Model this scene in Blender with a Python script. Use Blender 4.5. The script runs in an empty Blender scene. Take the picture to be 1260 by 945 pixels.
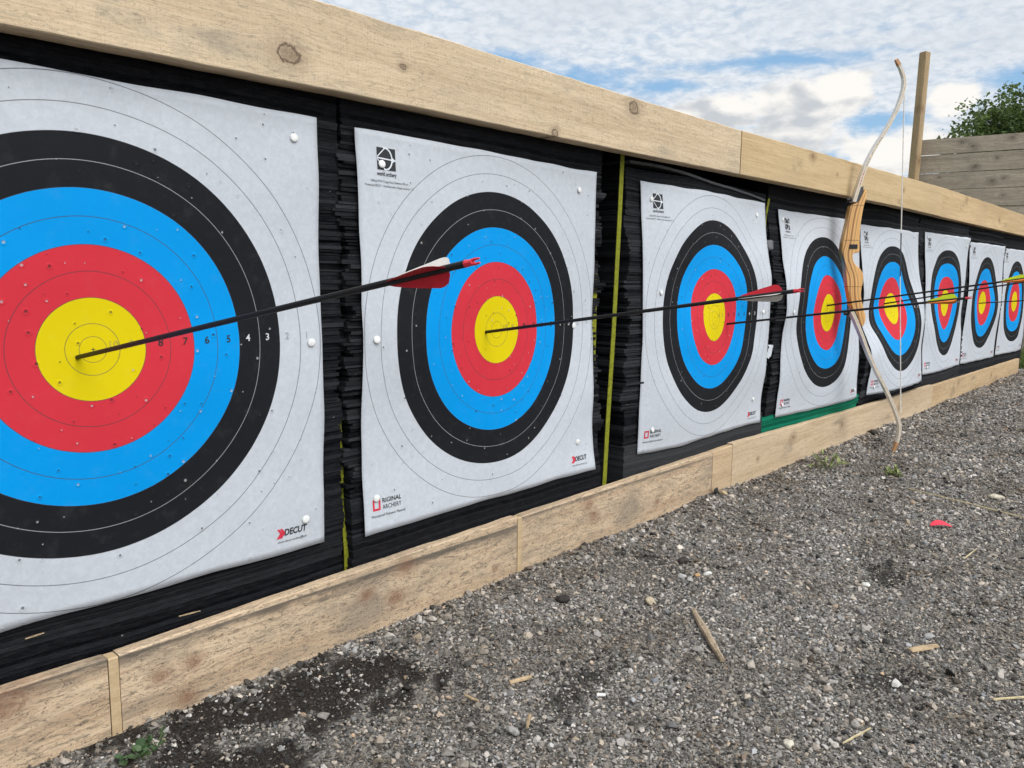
import bpy, bmesh, math, random
import numpy as np
from mathutils import Vector, Matrix, noise
random.seed(7); RNG = np.random.default_rng(7)
C = bpy.context.scene.collection
SC = bpy.context.scene
# all numbers below are centimetres: x along the row of butts, y away from the shooter, z up from eye-chart centre; ground lies at -57
GZ = -57.0
def W(x, y, z): return Vector((x*.01, y*.01, (z-GZ)*.01))
GRID = {
2:[-1.5,-1.4,-1.3,-1.3,-1.2,-1.1,-0.9,-0.8,-0.6,-0.5,-0.3,-0.2,-0.2,-1.0,-1.0,-1.0,-1.0,-1.0,-0.9,-0.7,-0.5,-0.3,-0.1,0.1,0.3,0.5,-0.7,-0.8,-0.9,-0.9,-0.9,-0.7,-0.5,-0.3,-0.1,0.1,0.3,0.5,0.7,-0.8,-0.9,-1.0,-1.0,-0.9,-0.7,-0.4,-0.1,0.1,0.4,0.5,0.5,0.5,-1.1,-1.2,-1.3,-1.2,-1.0,-0.6,-0.3,0.0,0.3,0.6,0.8,0.9,0.9,-1.5,-1.7,-1.7,-1.5,-1.1,-0.6,-0.2,0.1,0.5,0.8,1.2,1.5,1.5,-1.9,-2.0,-1.9,-1.6,-1.1,-0.5,-0.1,0.2,0.6,1.0,1.5,1.9,1.9,-1.8,-1.9,-1.8,-1.6,-1.1,-0.5,-0.1,0.3,0.6,1.1,1.5,1.8,1.8,-1.4,-1.5,-1.5,-1.3,-0.9,-0.5,-0.1,0.3,0.7,1.0,1.4,1.6,1.6,-1.0,-1.1,-1.1,-0.9,-0.7,-0.3,0.0,0.4,0.7,1.0,1.2,1.4,1.5,-0.7,-0.7,-0.7,-0.6,-0.4,-0.2,0.1,0.4,0.7,0.9,1.1,1.3,1.4,-0.4,-0.4,-0.4,-0.3,-0.2,0.0,0.3,0.5,0.7,0.9,1.1,1.2,1.3,-0.1,-0.1,-0.1,0,0.1,0.2,0.4,0.6,0.8,0.9,1.1,1.2,1.3],
3:[1.0,-0.2,-1.2,-1.7,-1.7,-1.6,-1.3,-0.9,-0.6,-0.3,-0.3,-0.4,-0.7,0.8,-0.6,-1.7,-2.2,-2.2,-1.9,-1.5,-1.1,-0.7,-0.5,-0.4,-0.4,-0.6,0.5,-1.0,-2.1,-2.5,-2.4,-2.1,-1.8,-1.4,-1.1,-1.0,-1.0,-0.9,-1.1,0.3,-1.1,-2.0,-2.2,-2.3,-2.2,-1.9,-1.6,-1.4,-1.6,-1.7,-1.7,-2.1,0.2,-1.0,-1.6,-1.8,-2.2,-2.3,-2.0,-1.6,-1.4,-1.6,-1.9,-1.9,-2.1,0.3,-0.9,-1.3,-1.7,-2.2,-2.3,-1.8,-1.3,-1.1,-1.2,-1.4,-1.6,-2.1,0.3,-0.8,-1.1,-1.4,-1.7,-1.7,-1.5,-1.2,-1.1,-1.1,-1.4,-1.8,-2.2,0.5,-0.5,-0.8,-0.7,-0.7,-0.8,-1.1,-1.3,-1.4,-1.5,-1.8,-2.2,-2.5,0.8,-0.4,-0.8,-0.4,-0.1,-0.3,-0.7,-1.2,-1.4,-1.6,-1.7,-2.1,-2.3,1.1,-0.1,-1.0,-1.0,-0.4,-0.2,-0.5,-0.7,-0.8,-0.7,-0.8,-1.1,-1.0,1.7,0.5,-0.4,-1.0,-1.0,-0.5,-0.3,-0.2,0.0,0.4,0.6,0.5,0.3,2.2,1.3,0.5,-0.1,-0.5,-0.3,0,0.3,0.6,1.1,1.5,1.4,1.2,2.8,2.0,1.4,0.8,0.4,0.4,0.6,0.8,1.2,1.6,1.9,2.0,1.8],
4:[1.2,0.6,0,-0.6,-1.3,-1.8,-2.3,-2.6,-2.9,-3.2,-3.3,-3.1,-2.7,0.8,0.1,-0.5,-1.2,-1.8,-2.3,-2.6,-2.9,-3.1,-3.4,-3.6,-3.0,-2.4,0.3,-0.5,-1.3,-2.0,-2.4,-2.6,-2.8,-3.0,-3.1,-3.2,-3.3,-2.9,-2.4,0.0,-1.0,-2.0,-2.4,-2.4,-2.5,-2.7,-2.8,-2.8,-2.5,-2.4,-2.4,-2.4,0.1,-1.1,-2.1,-2.2,-2.2,-2.2,-2.2,-2.0,-1.9,-1.7,-1.5,-1.6,-1.8,-0.2,-1.2,-1.9,-2.0,-2.0,-1.9,-1.8,-1.6,-1.4,-1.3,-1.0,-1.0,-1.1,-1.1,-1.6,-2.0,-2.1,-2.0,-1.8,-1.8,-1.8,-1.9,-1.5,-1.0,-0.7,-0.7,-1.0,-1.6,-2.0,-2.1,-2.2,-1.9,-1.7,-1.8,-1.9,-1.3,-0.7,-0.4,-0.3,0.1,-0.6,-1.2,-1.3,-1.5,-1.3,-1.1,-0.9,-0.7,-0.3,-0.1,0.0,0.1,1.5,1.2,0.4,0.0,0,0.0,0.2,0.4,0.7,0.7,0.6,0.5,0.4,2.5,2.6,2.4,1.8,1.5,1.4,1.4,1.4,1.3,1.2,1.0,0.9,0.8,3.6,3.8,3.8,3.5,3.1,2.7,2.2,1.8,1.6,1.4,1.3,1.2,1.1,4.5,4.7,4.8,4.6,4.2,3.6,3.0,2.4,1.9,1.7,1.6,1.5,1.4],
5:[-2.7,-4.0,-5.2,-6.0,-6.6,-6.9,-7.1,-7.2,-7.2,-7.0,-6.7,-6.1,-5.5,-3.3,-4.5,-5.5,-6.2,-6.5,-6.6,-6.7,-6.8,-6.9,-6.9,-6.5,-5.8,-5.0,-4.2,-5.0,-5.6,-5.9,-6.0,-5.9,-5.9,-6.1,-6.4,-6.7,-6.5,-5.6,-4.5,-3.9,-4.5,-4.8,-4.7,-4.7,-4.6,-4.6,-4.9,-5.6,-6.4,-6.5,-5.5,-4.1,-1.2,-1.9,-2.5,-2.5,-2.7,-2.8,-2.7,-3.1,-4.2,-5.6,-6.3,-5.8,-4.5,1.8,1.3,1.0,0.6,0,-0.4,-0.6,-1.2,-2.6,-4.2,-5.4,-5.6,-4.8,2.1,1.9,2.1,2.3,2.1,1.9,1.2,0.5,-0.8,-2.1,-3.3,-4.1,-4.1,1.7,1.4,1.7,2.2,2.3,2.3,1.9,1.5,1.2,0.5,-0.6,-1.8,-2.8,2.2,1.6,1.6,2.0,2.1,2.1,1.9,1.7,1.7,1.7,1.2,0.0,-1.1,3.2,2.7,2.3,2.2,2.3,2.1,1.8,1.5,1.6,1.8,1.8,1.1,0.3,4.2,3.8,3.5,3.1,2.8,2.5,2.0,1.5,1.4,1.7,1.8,1.6,1.1,5.1,4.9,4.7,4.3,3.7,3.1,2.4,1.8,1.5,1.7,1.9,1.8,1.6,6.0,5.8,5.5,5.1,4.5,3.8,3.0,2.3,2.0,2.0,2.1,2.1,2.0],
6:[-0.5,-1.2,-1.9,-2.2,-2.3,-2.2,-2.0,-1.7,-1.5,-1.4,-1.3,-1.3,-1.3,-0.1,-1.0,-1.9,-2.3,-2.2,-2.0,-1.6,-1.4,-1.1,-1.0,-1.0,-1.0,-1.1,0.4,-0.9,-2.0,-2.3,-2.0,-1.6,-1.2,-0.9,-0.7,-0.6,-0.6,-0.8,-0.9,0.2,-1.2,-2.1,-2.1,-1.6,-1.1,-0.7,-0.4,-0.3,-0.3,-0.3,-0.5,-0.7,-0.1,-1.3,-1.9,-1.4,-0.9,-0.5,-0.1,0.1,0.1,-0.2,-0.3,-0.2,-0.1,0.1,-0.7,-0.9,-0.4,0,0.2,0.3,0.4,0.3,-0.2,-0.6,-0.3,0.2,0.5,0.1,0.2,0.5,0.7,0.7,0.6,0.4,0.2,-0.5,-0.8,-0.5,0,1.0,0.8,0.9,1.1,1.1,1.0,0.6,0.1,-0.5,-0.9,-0.9,-0.6,-0.2,1.5,1.3,1.4,1.6,1.6,1.3,0.5,-0.4,-1.1,-1.4,-0.9,-0.5,-0.3,2.1,1.9,1.9,2.0,2.0,1.6,0.5,-0.7,-1.3,-1.2,-0.7,-0.4,-0.3,2.7,2.5,2.3,2.3,2.3,1.8,0.6,-0.5,-0.9,-0.8,-0.6,-0.4,-0.3,3.3,3.0,2.8,2.6,2.4,1.9,0.8,-0.1,-0.6,-0.7,-0.7,-0.7,-0.6,3.9,3.5,3.2,2.9,2.5,1.8,1.0,0.2,-0.4,-0.7,-1.0,-1.2,-1.5],
7:[2.8,2.2,1.7,1.3,0.9,0.6,0.3,0.0,-0.2,-0.3,-0.4,-0.6,-0.7,3.0,2.3,1.6,1.2,0.9,0.6,0.3,0,-0.3,-0.4,-0.5,-0.5,-0.6,3.2,2.3,1.5,1.1,0.9,0.7,0.3,0,-0.4,-0.5,-0.7,-0.8,-0.9,3.2,2.1,1.2,0.9,0.9,0.8,0.5,0.1,-0.4,-0.8,-1.1,-1.3,-1.3,2.7,1.7,1.0,0.8,0.9,1.0,0.9,0.3,-0.5,-1.2,-1.7,-1.9,-1.8,2.2,1.3,0.8,0.9,1.2,1.6,1.4,0.7,-0.3,-1.5,-2.3,-2.5,-2.3,1.9,1.1,0.8,1.0,1.5,2.0,1.7,1.0,-0.1,-1.3,-2.2,-2.6,-2.6,1.8,1.1,0.8,1.0,1.5,1.7,1.5,0.9,0.2,-0.7,-1.5,-2.1,-2.5,1.9,1.1,0.7,0.9,1.3,1.4,1.1,0.7,0.4,-0.1,-0.7,-1.5,-2.2,2.1,1.2,0.6,0.6,1.0,1.0,0.7,0.4,0.3,0.1,-0.3,-1.1,-1.9,2.5,1.6,0.9,0.6,0.6,0.6,0.4,0.1,0.0,-0.1,-0.4,-0.9,-1.6,2.9,2.0,1.3,0.8,0.6,0.4,0.1,-0.1,-0.2,-0.4,-0.7,-1.1,-1.7,3.2,2.4,1.6,1.0,0.6,0.3,0.0,-0.2,-0.5,-0.7,-1.1,-1.6,-2.1],
8:[1.9,1.5,1.1,0.6,0.1,-0.6,-1.2,-1.7,-2.0,-1.9,-1.7,-1.4,-1.1,1.7,1.4,1.0,0.7,0.1,-0.5,-1.3,-2.0,-2.3,-2.2,-1.9,-1.7,-1.5,1.5,1.3,1.0,0.7,0.3,-0.4,-1.2,-1.9,-2.3,-2.2,-2.1,-1.9,-1.8,1.3,1.1,0.9,0.8,0.6,-0.1,-0.9,-1.6,-2.0,-2.0,-1.9,-1.8,-1.8,1.1,0.9,0.8,0.8,0.6,0,-0.7,-1.3,-1.6,-1.7,-1.7,-1.6,-1.6,1.0,0.7,0.7,0.7,0.4,0,-0.5,-1.0,-1.3,-1.5,-1.5,-1.5,-1.5,1.0,0.7,0.6,0.5,0.3,-0.1,-0.4,-0.8,-1.1,-1.3,-1.4,-1.4,-1.5,1.0,0.7,0.5,0.3,0.1,-0.1,-0.4,-0.7,-0.9,-1.1,-1.3,-1.3,-1.4,1.1,0.7,0.4,0.2,0.1,-0.1,-0.3,-0.6,-0.8,-1.0,-1.2,-1.3,-1.4,1.2,0.8,0.5,0.3,0.2,0.0,-0.2,-0.5,-0.7,-0.9,-1.1,-1.2,-1.3,1.5,1.1,0.7,0.5,0.4,0.2,-0.1,-0.3,-0.6,-0.8,-1.0,-1.1,-1.2,1.7,1.3,1.0,0.8,0.5,0.3,0.1,-0.2,-0.4,-0.6,-0.8,-1.0,-1.1,1.9,1.6,1.3,1.0,0.7,0.5,0.2,0,-0.3,-0.5,-0.7,-0.9,-1.0],
}
XC = {1: -.3, 2: 90.3, 3: 195.5, 4: 295.5, 5: 390.5, 6: 491.5, 7: 594.5, 8: 696.5}
ZC = {1: 4.6, 2: 4.1, 3: 4.2, 4: 3.4, 5: 3.2, 6: 4.6, 7: 3.3, 8: 2.9}
G = {k: np.array(v, float).reshape(13, 13) for k, v in GRID.items()}
g1 = np.zeros((9, 9)); g1[0, :] = [.0, .2, .5, .5, .2, 0, .1, .3, .5]; g1[8, :] = [.3, .1, 0, .2, .4, .3, .1, .2, .3]; g1[3:6, 8] = [-.3, -.4, -.2]
G[1] = g1; G[2][:2, -1] -= [.7, .2]; G[2][0, -2] -= .3
HW = 41.0
def cr(p, t):
    return .5*(2*p[1] + (p[2]-p[0])*t + (2*p[0]-5*p[1]+4*p[2]-p[3])*t*t + (3*p[1]-p[0]-3*p[2]+p[3])*t**3)
def bicubic(g, u, v):
    m = len(g)-1
    fx = min(max((u+HW)/(2*HW)*m, 0), m); fy = min(max((v+HW)/(2*HW)*m, 0), m)
    ix = min(int(fx), m-1); iy = min(int(fy), m-1); tx = fx-ix; ty = fy-iy
    c = lambda a: min(max(a, 0), m)
    rows = [cr([g[c(iy+j), c(ix+i)] for i in (-1, 0, 1, 2)], tx) for j in (-1, 0, 1, 2)]
    return cr(rows, ty)
def disp(i, u, v):
    n = noise.noise(Vector((u*.11+i*9.1, v*.11, 3.3)))*.16 + noise.noise(Vector((u*.05+i*5.7, v*.04, 8.1)))*(.55 if i < 3 else .3)
    return bicubic(G[i], u, v) + n - .35

# ------------------------------------------------------------------ object helpers
def link(o, parent=None):
    C.objects.link(o)
    if parent is not None: o.parent = parent
    return o
def tag(o, label=None, cat=None, group=None, kind=None):
    if label: o['label'] = label
    if cat: o['category'] = cat
    if group: o['group'] = group
    if kind: o['kind'] = kind
    return o
def empty(name, loc, label, cat, group=None, rot=(0, 0, 0)):
    o = bpy.data.objects.new(name, None); o.empty_display_size = .05
    o.location = loc; o.rotation_euler = rot
    link(o); return tag(o, label, cat, group)
def mesh_obj(name, verts, faces, mat, parent=None, smooth=False, loc=None):
    me = bpy.data.meshes.new(name); me.from_pydata([tuple(v) for v in verts], [], faces); me.validate(); me.update()
    if mat is not None: me.materials.append(mat)
    if smooth: me.polygons.foreach_set('use_smooth', [True]*len(me.polygons))
    o = bpy.data.objects.new(name, me)
    if loc is not None: o.location = loc
    return link(o, parent)
def bm_obj(name, bm, mat, parent=None, smooth=False, loc=None):
    me = bpy.data.meshes.new(name); bm.normal_update(); bm.to_mesh(me); bm.free()
    if mat is not None: me.materials.append(mat)
    if smooth: me.polygons.foreach_set('use_smooth', [True]*len(me.polygons))
    o = bpy.data.objects.new(name, me)
    if loc is not None: o.location = loc
    return link(o, parent)
def bm_box(bm, x0, x1, y0, y1, z0, z1):
    vs = [bm.verts.new(Vector((x, y, z))) for x in (x0, x1) for y in (y0, y1) for z in (z0, z1)]
    for f in ((0, 1, 3, 2), (4, 6, 7, 5), (0, 4, 5, 1), (2, 3, 7, 6), (0, 2, 6, 4), (1, 5, 7, 3)):
        bm.faces.new([vs[k] for k in f])
    return vs
def tube(pts, rad, n=10, caps=True):
    """vertices and faces of a tube through pts (Vectors) with radius rad (number or list)"""
    V, F = [], []
    m = len(pts)
    for i, p in enumerate(pts):
        a = pts[max(i-1, 0)]; b = pts[min(i+1, m-1)]
        d = (b-a).normalized()
        up = Vector((0, 0, 1)) if abs(d.z) < .9 else Vector((1, 0, 0))
        s = d.cross(up).normalized(); t = s.cross(d)
        r = rad[i] if isinstance(rad, (list, tuple)) else rad
        for k in range(n):
            q = 2*math.pi*k/n
            V.append(p + s*(r*math.cos(q)) + t*(r*math.sin(q)))
    for i in range(m-1):
        for k in range(n):
            F.append((i*n+k, i*n+(k+1) % n, (i+1)*n+(k+1) % n, (i+1)*n+k))
    if caps:
        F.append(tuple(range(n))[::-1]); F.append(tuple(range((m-1)*n, m*n)))
    return V, F

# ------------------------------------------------------------------ node helpers
class NT:
    def __init__(s, tree): s.t = tree; s.N = tree.nodes; s.L = tree.links
    def new(s, typ, **kw):
        n = s.N.new(typ)
        for k, v in kw.items(): setattr(n, k, v)
        return n
    def put(s, sock, v):
        if v is None: return
        if isinstance(v, bpy.types.NodeSocket): s.L.new(v, sock)
        elif isinstance(v, (tuple, list)) and sock.type == 'RGBA' and len(v) == 3: sock.default_value = (*v, 1)
        else: sock.default_value = v
    def m(s, op, a, b=None, c=None, clamp=False):
        n = s.new('ShaderNodeMath', operation=op, use_clamp=clamp)
        s.put(n.inputs[0], a); s.put(n.inputs[1], b); s.put(n.inputs[2], c)
        return n.outputs[0]
    def vm(s, op, a, b=None):
        n = s.new('ShaderNodeVectorMath', operation=op); s.put(n.inputs[0], a); s.put(n.inputs[1], b)
        return n.outputs['Value'] if op in ('LENGTH', 'DOT_PRODUCT', 'DISTANCE') else n.outputs[0]
    def mix(s, f, a, b, mode='MIX'):
        n = s.new('ShaderNodeMix', data_type='RGBA', blend_type=mode)
        s.put(n.inputs[0], f); s.put(n.inputs[6], a); s.put(n.inputs[7], b); return n.outputs[2]
    def ss(s, x, lo, hi, a=0., b=1.):
        n = s.new('ShaderNodeMapRange', interpolation_type='SMOOTHSTEP')
        s.put(n.inputs[0], x); s.put(n.inputs[1], lo); s.put(n.inputs[2], hi); s.put(n.inputs[3], a); s.put(n.inputs[4], b)
        return n.outputs[0]
    def lin(s, x, lo, hi, a=0., b=1.):
        n = s.new('ShaderNodeMapRange'); s.put(n.inputs[0], x); s.put(n.inputs[1], lo); s.put(n.inputs[2], hi); s.put(n.inputs[3], a); s.put(n.inputs[4], b)
        return n.outputs[0]
    def noise(s, vec, scale, detail=4, rough=.5, dist=0., dim='3D', w=None):
        n = s.new('ShaderNodeTexNoise', noise_dimensions=dim)
        s.put(n.inputs['Vector'], vec); s.put(n.inputs['Scale'], scale); s.put(n.inputs['Detail'], detail)
        s.put(n.inputs['Roughness'], rough); s.put(n.inputs['Distortion'], dist)
        return n.outputs[0]
    def vor(s, vec, scale, feature='F1', rnd=1., dim='3D'):
        n = s.new('ShaderNodeTexVoronoi', feature=feature, voronoi_dimensions=dim)
        s.put(n.inputs['Vector'], vec); s.put(n.inputs['Scale'], scale); s.put(n.inputs['Randomness'], rnd)
        return n
    def mul(s, vec, v): return s.vm('MULTIPLY', vec, v)
    def sep(s, vec):
        n = s.new('ShaderNodeSeparateXYZ'); s.put(n.inputs[0], vec); return n.outputs
    def comb(s, x, y, z):
        n = s.new('ShaderNodeCombineXYZ'); s.put(n.inputs[0], x); s.put(n.inputs[1], y); s.put(n.inputs[2], z); return n.outputs[0]
    def bump(s, h, strength, dist, normal=None):
        n = s.new('ShaderNodeBump'); s.put(n.inputs['Height'], h); n.inputs['Strength'].default_value = strength
        n.inputs['Distance'].default_value = dist; s.put(n.inputs['Normal'], normal); return n.outputs[0]
def material(name, rough=.6, spec=.4):
    m = bpy.data.materials.new(name); m.use_nodes = True
    nt = NT(m.node_tree); b = nt.N['Principled BSDF']
    b.inputs['Roughness'].default_value = rough; b.inputs['Specular IOR Level'].default_value = spec
    return m, nt, b
def plain(name, col, rough=.5, spec=.4, var=.12, scale=60., bump=.0):
    """a colour with fine uneven wear"""
    m, nt, b = material(name, rough, spec)
    co = nt.new('ShaderNodeTexCoord').outputs['Object']
    n = nt.noise(co, scale, 5, .6)
    lo = tuple(c*(1-var) for c in col); hi = tuple(min(c*(1+var), 1) for c in col)
    nt.put(b.inputs['Base Color'], nt.mix(nt.ss(n, .3, .7), lo, hi))
    nt.put(b.inputs['Roughness'], nt.lin(n, .3, .7, rough*.85, min(rough*1.15, 1)))
    if bump: nt.put(b.inputs['Normal'], nt.bump(n, bump, .002))
    return m

def wood(name, light, dark, knots=(), weather=0., wcol=(.16, .145, .125), streak=1., edge=None, seed=0., rough=.75, cross=1.0, knot_rim=.35, kcol=(.17, .082, .042)):
    """sawn softwood in a board's own coordinates: grain along x, knots = (x, z, radius) in metres"""
    m, nt, b = material(name, rough, .25)
    co = nt.new('ShaderNodeTexCoord').outputs['Object']
    x, y, z = nt.sep(co)
    zz = z; kmask = None; kring = None
    for kx, kz, kr in knots:
        dx = nt.m('MULTIPLY', nt.m('SUBTRACT', x, kx), .72/kr)
        dz = nt.m('MULTIPLY', nt.m('SUBTRACT', z, kz), 1/kr)
        d2 = nt.m('ADD', nt.m('MULTIPLY', dx, dx), nt.m('MULTIPLY', dz, dz))
        e = nt.m('EXPONENT', nt.m('MULTIPLY', d2, -.16))
        zz = nt.m('SUBTRACT', zz, nt.m('MULTIPLY', nt.m('MULTIPLY', dz, kr), e))
        wob = nt.noise(co, 140., 3, .6)
        wob2 = nt.noise(co, 45., 2, .5)
        d = nt.m('ADD', nt.m('SQRT', d2), nt.m('ADD', nt.m('MULTIPLY', nt.m('SUBTRACT', wob, .5), .8), nt.m('MULTIPLY', nt.m('SUBTRACT', wob2, .5), .9)))
        k = nt.ss(d, 1.2, .55)
        ring = nt.m('MULTIPLY', k, nt.m('ADD', .62, nt.m('MULTIPLY', nt.m('SUBTRACT', wob, .5), .9)))
        rim = nt.m('MULTIPLY', nt.ss(d, .6, .98), nt.ss(d, 1.35, 1.0))
        ring = nt.m('MAXIMUM', ring, nt.m('MULTIPLY', rim, knot_rim))
        halo = nt.m('MULTIPLY', nt.ss(d, 3.4, .8), .32)
        ring = nt.m('MAXIMUM', ring, halo)
        kring = ring if kring is None else nt.m('MAXIMUM', kring, ring)
    v = nt.comb(nt.m('ADD', x, seed), nt.m('MULTIPLY', y, 1.), zz)
    g1 = nt.noise(nt.mul(v, (1.1*cross, 22., 26.)), 1., 6, .62, .6)
    g2 = nt.noise(nt.mul(v, (5.*cross, 160., 190.)), 1., 4, .7)
    g3 = nt.noise(nt.mul(v, (1.6, 3., 3.5)), 1., 5, .55)
    g4 = nt.noise(nt.mul(v, (9.*cross, 330., 420.)), 1., 3, .7)
    saw = nt.noise(nt.mul(co, (260., 20., 14.)), 1., 3, .6)
    f = nt.m('ADD', nt.m('MULTIPLY', nt.ss(g1, .33, .68), .6*streak), nt.m('MULTIPLY', nt.ss(g2, .38, .66), .42*streak))
    f = nt.m('ADD', f, nt.m('MULTIPLY', nt.m('SUBTRACT', nt.ss(g4, .36, .66), .4), .4))
    f = nt.m('ADD', f, nt.m('MULTIPLY', nt.ss(saw, .4, .75), .1), clamp=True)
    col = nt.mix(f, light, dark)
    col = nt.mix(nt.ss(g3, .42, .7, 0., .45), col, tuple(c*.72 for c in light))
    if weather:
        wn = nt.noise(nt.mul(co, (3.2, 10., 11.)), 1., 7, .68, .4)
        col = nt.mix(nt.ss(wn, .62-weather*.3, .8-weather*.2, 0., .85), col, wcol)
        fib = nt.noise(nt.mul(co, (30., 160., 120.)), 1., 5, .7, 1.2)
        col = nt.mix(nt.m('MULTIPLY', nt.ss(fib, .50, .66), .75*min(weather*1.9, 1)), col, tuple(c*.5 for c in wcol))
        hair = nt.noise(nt.mul(nt.vm('ADD', co, (seed, 0., 0.)), (70., 300., 170.)), 1., 3, .75, 2.5)
        col = nt.mix(nt.m('MULTIPLY', nt.ss(hair, .55, .63), .75*min(weather*1.9, 1)), col, (.07, .058, .045))
    if edge:   # damp dirt that soaked in from the top edge of the board
        zt, dep = edge
        en = nt.noise(nt.mul(co, (6., 20., 40.)), 1., 6, .65, .5)
        en2 = nt.noise(nt.mul(co, (1.7, 4., 9.)), 1., 4, .6)
        ef = nt.m('SUBTRACT', nt.lin(z, zt-dep, zt), nt.m('ADD', nt.m('MULTIPLY', en, 1.1), nt.m('MULTIPLY', en2, .7)))
        ef = nt.m('MULTIPLY', nt.ss(ef, -.42, .05, 0., .85), nt.ss(z, zt-.001, zt-.005))
        col = nt.mix(ef, col, (.085, .075, .062))
    if kring is not None: col = nt.mix(kring, col, kcol)
    nt.put(b.inputs['Base Color'], col)
    h = nt.m('ADD', nt.m('MULTIPLY', g2, .6), nt.m('MULTIPLY', saw, .4))
    nt.put(b.inputs['Normal'], nt.bump(h, .45, .003))
    return m

# ------------------------------------------------------------------ ground
SOIL = [(14, -12, 27, 13), (32, -16, 22, 12), (10, -26, 17, 9), (44, -27, 18, 9), (60, -31, 5, 4), (169, -23, 9, 5), (171, -67, 17, 6), (100, -77, 9, 6), (157, -95, 10, 8),
        (75, -83, 8, 5), (98, -101, 14, 7), (171, -51, 6, 4), (66, -12, 10, 4), (332, -15, 14, 4), (420, -29, 30, 4), (480, -20, 30, 3), (250, -60, 14, 4),
        (132, -28, 7, 4), (300, -45, 16, 5), (62, -78, 7, 5)]
def soil(x, y):
    v = 0.
    n = noise.noise(Vector((x*.09, y*.11, 1.7)))*1.0 + noise.noise(Vector((x*.25, y*.3, 5.1)))*.7 + noise.noise(Vector((x*.7, y*.8, 2.1)))*.5
    for k, (sx, sy, rx, ry) in enumerate(SOIL):
        d = math.hypot((x-sx)/rx, (y-sy)/ry)
        v = max(v, ((1.15 - d)*.9 if k < 4 else (.72 - d)*.5) + n*.85)
        if k == 3: v0 = v
    v = max(v0, min(v, 1.)*.55)
    m = noise.noise(Vector((x*.035+4, y*.05, 9.)))
    return min(max(max(v, min((m-.36)*1.8 + n*.35, .5)), 0), 1)
def gheight(x, y):
    h = noise.noise(Vector((x*.018, y*.018, .3)))*1.3 + noise.noise(Vector((x*.07, y*.07, 4.3)))*.6
    b = math.exp(-max(-4-y, 0)/9.)            # gravel heaped against the boards
    bank = 1.3*noise.noise(Vector((x*.022, 2.2, 7.7))) + .4
    return GZ + h*(1-.5*b) + bank*b - .5*soil(x, y) - (1.2 if y > 0 else 0)

def graded(fine0, fine1, step, lo, hi, growth=1.35):
    a = list(np.arange(fine0, fine1+step*.5, step)); s = step
    while a[-1] < hi: s *= growth; a.append(a[-1]+s)
    s = step; pre = []
    x = a[0]
    while x > lo: s *= growth; x -= s; pre.append(x)
    return pre[::-1] + a

mg, nt, b = material('gravel_ground', .9, .15)
geo = nt.new('ShaderNodeNewGeometry').outputs['Position']
so = nt.new('ShaderNodeAttribute', attribute_name='soil').outputs['Fac']
gr = nt.new('ShaderNodeAttribute', attribute_name='green').outputs['Fac']
v1 = nt.vor(nt.mul(geo, (1, 1, .3)), 150.); v2 = nt.vor(nt.mul(geo, (1, 1, .3)), 320.)
c1 = nt.sep(v1.outputs['Color'])[0]; c2 = nt.sep(v2.outputs['Color'])[1]
f = nt.m('ADD', nt.m('MULTIPLY', c1, .5), nt.m('MULTIPLY', c2, .5))
col = nt.mix(nt.ss(f, .2, .85), (.075, .066, .056), (.32, .295, .26))
n = nt.noise(geo, 9., 6, .6)
col = nt.mix(nt.ss(n, .45, .7, 0., .6), col, (.055, .047, .040))
crumb = nt.noise(geo, 260., 4, .7)
sc_ = nt.mix(nt.ss(crumb, .35, .7), (.014, .0115, .0095), (.062, .050, .041))
col = nt.mix(nt.ss(nt.m('ADD', so, nt.m('MULTIPLY', nt.m('SUBTRACT', crumb, .5), .5)), .25, .6), col, sc_)
col = nt.mix(nt.ss(nt.m('ADD', gr, nt.m('MULTIPLY', nt.m('SUBTRACT', n, .5), .6)), .4, .6), col, (.06, .085, .025))
nt.put(b.inputs['Base Color'], col)
hh = nt.m('ADD', nt.m('MULTIPLY', v1.outputs['Distance'], -1.), nt.m('MULTIPLY', v2.outputs['Distance'], -.5))
hh = nt.m('ADD', hh, nt.m('MULTIPLY', crumb, .7))
nt.put(b.inputs['Normal'], nt.bump(hh, .9, .006))

xs = graded(-60, 780, 3., -20000, 30000); ys = graded(-150, 9, 3., -20000, 20000)
V, F = [], []; soa = []; gra = []
for y in ys:
    for x in xs:
        near = -300 < x < 1500 and -400 < y < 300
        V.append(W(x, y, gheight(x, y) if near else GZ-.5)); soa.append(soil(x, y) if near else .1)
        gra.append(1. if (x > 735+.25*(-y) and y > -60) or x > 960 or y > 160 or x < -1500 or y < -1500 else 0.)
nx = len(xs)
for j in range(len(ys)-1):
    for i in range(nx-1):
        F.append((j*nx+i, j*nx+i+1, (j+1)*nx+i+1, (j+1)*nx+i))
g = mesh_obj('ground', V, F, mg, smooth=True); tag(g, 'grey gravel yard with dark patches of bare soil', 'ground', kind='structure')
for nm, arr in (('soil', soa), ('green', gra)):
    at = g.data.attributes.new(nm, 'FLOAT', 'POINT'); at.data.foreach_set('value', arr)

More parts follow.
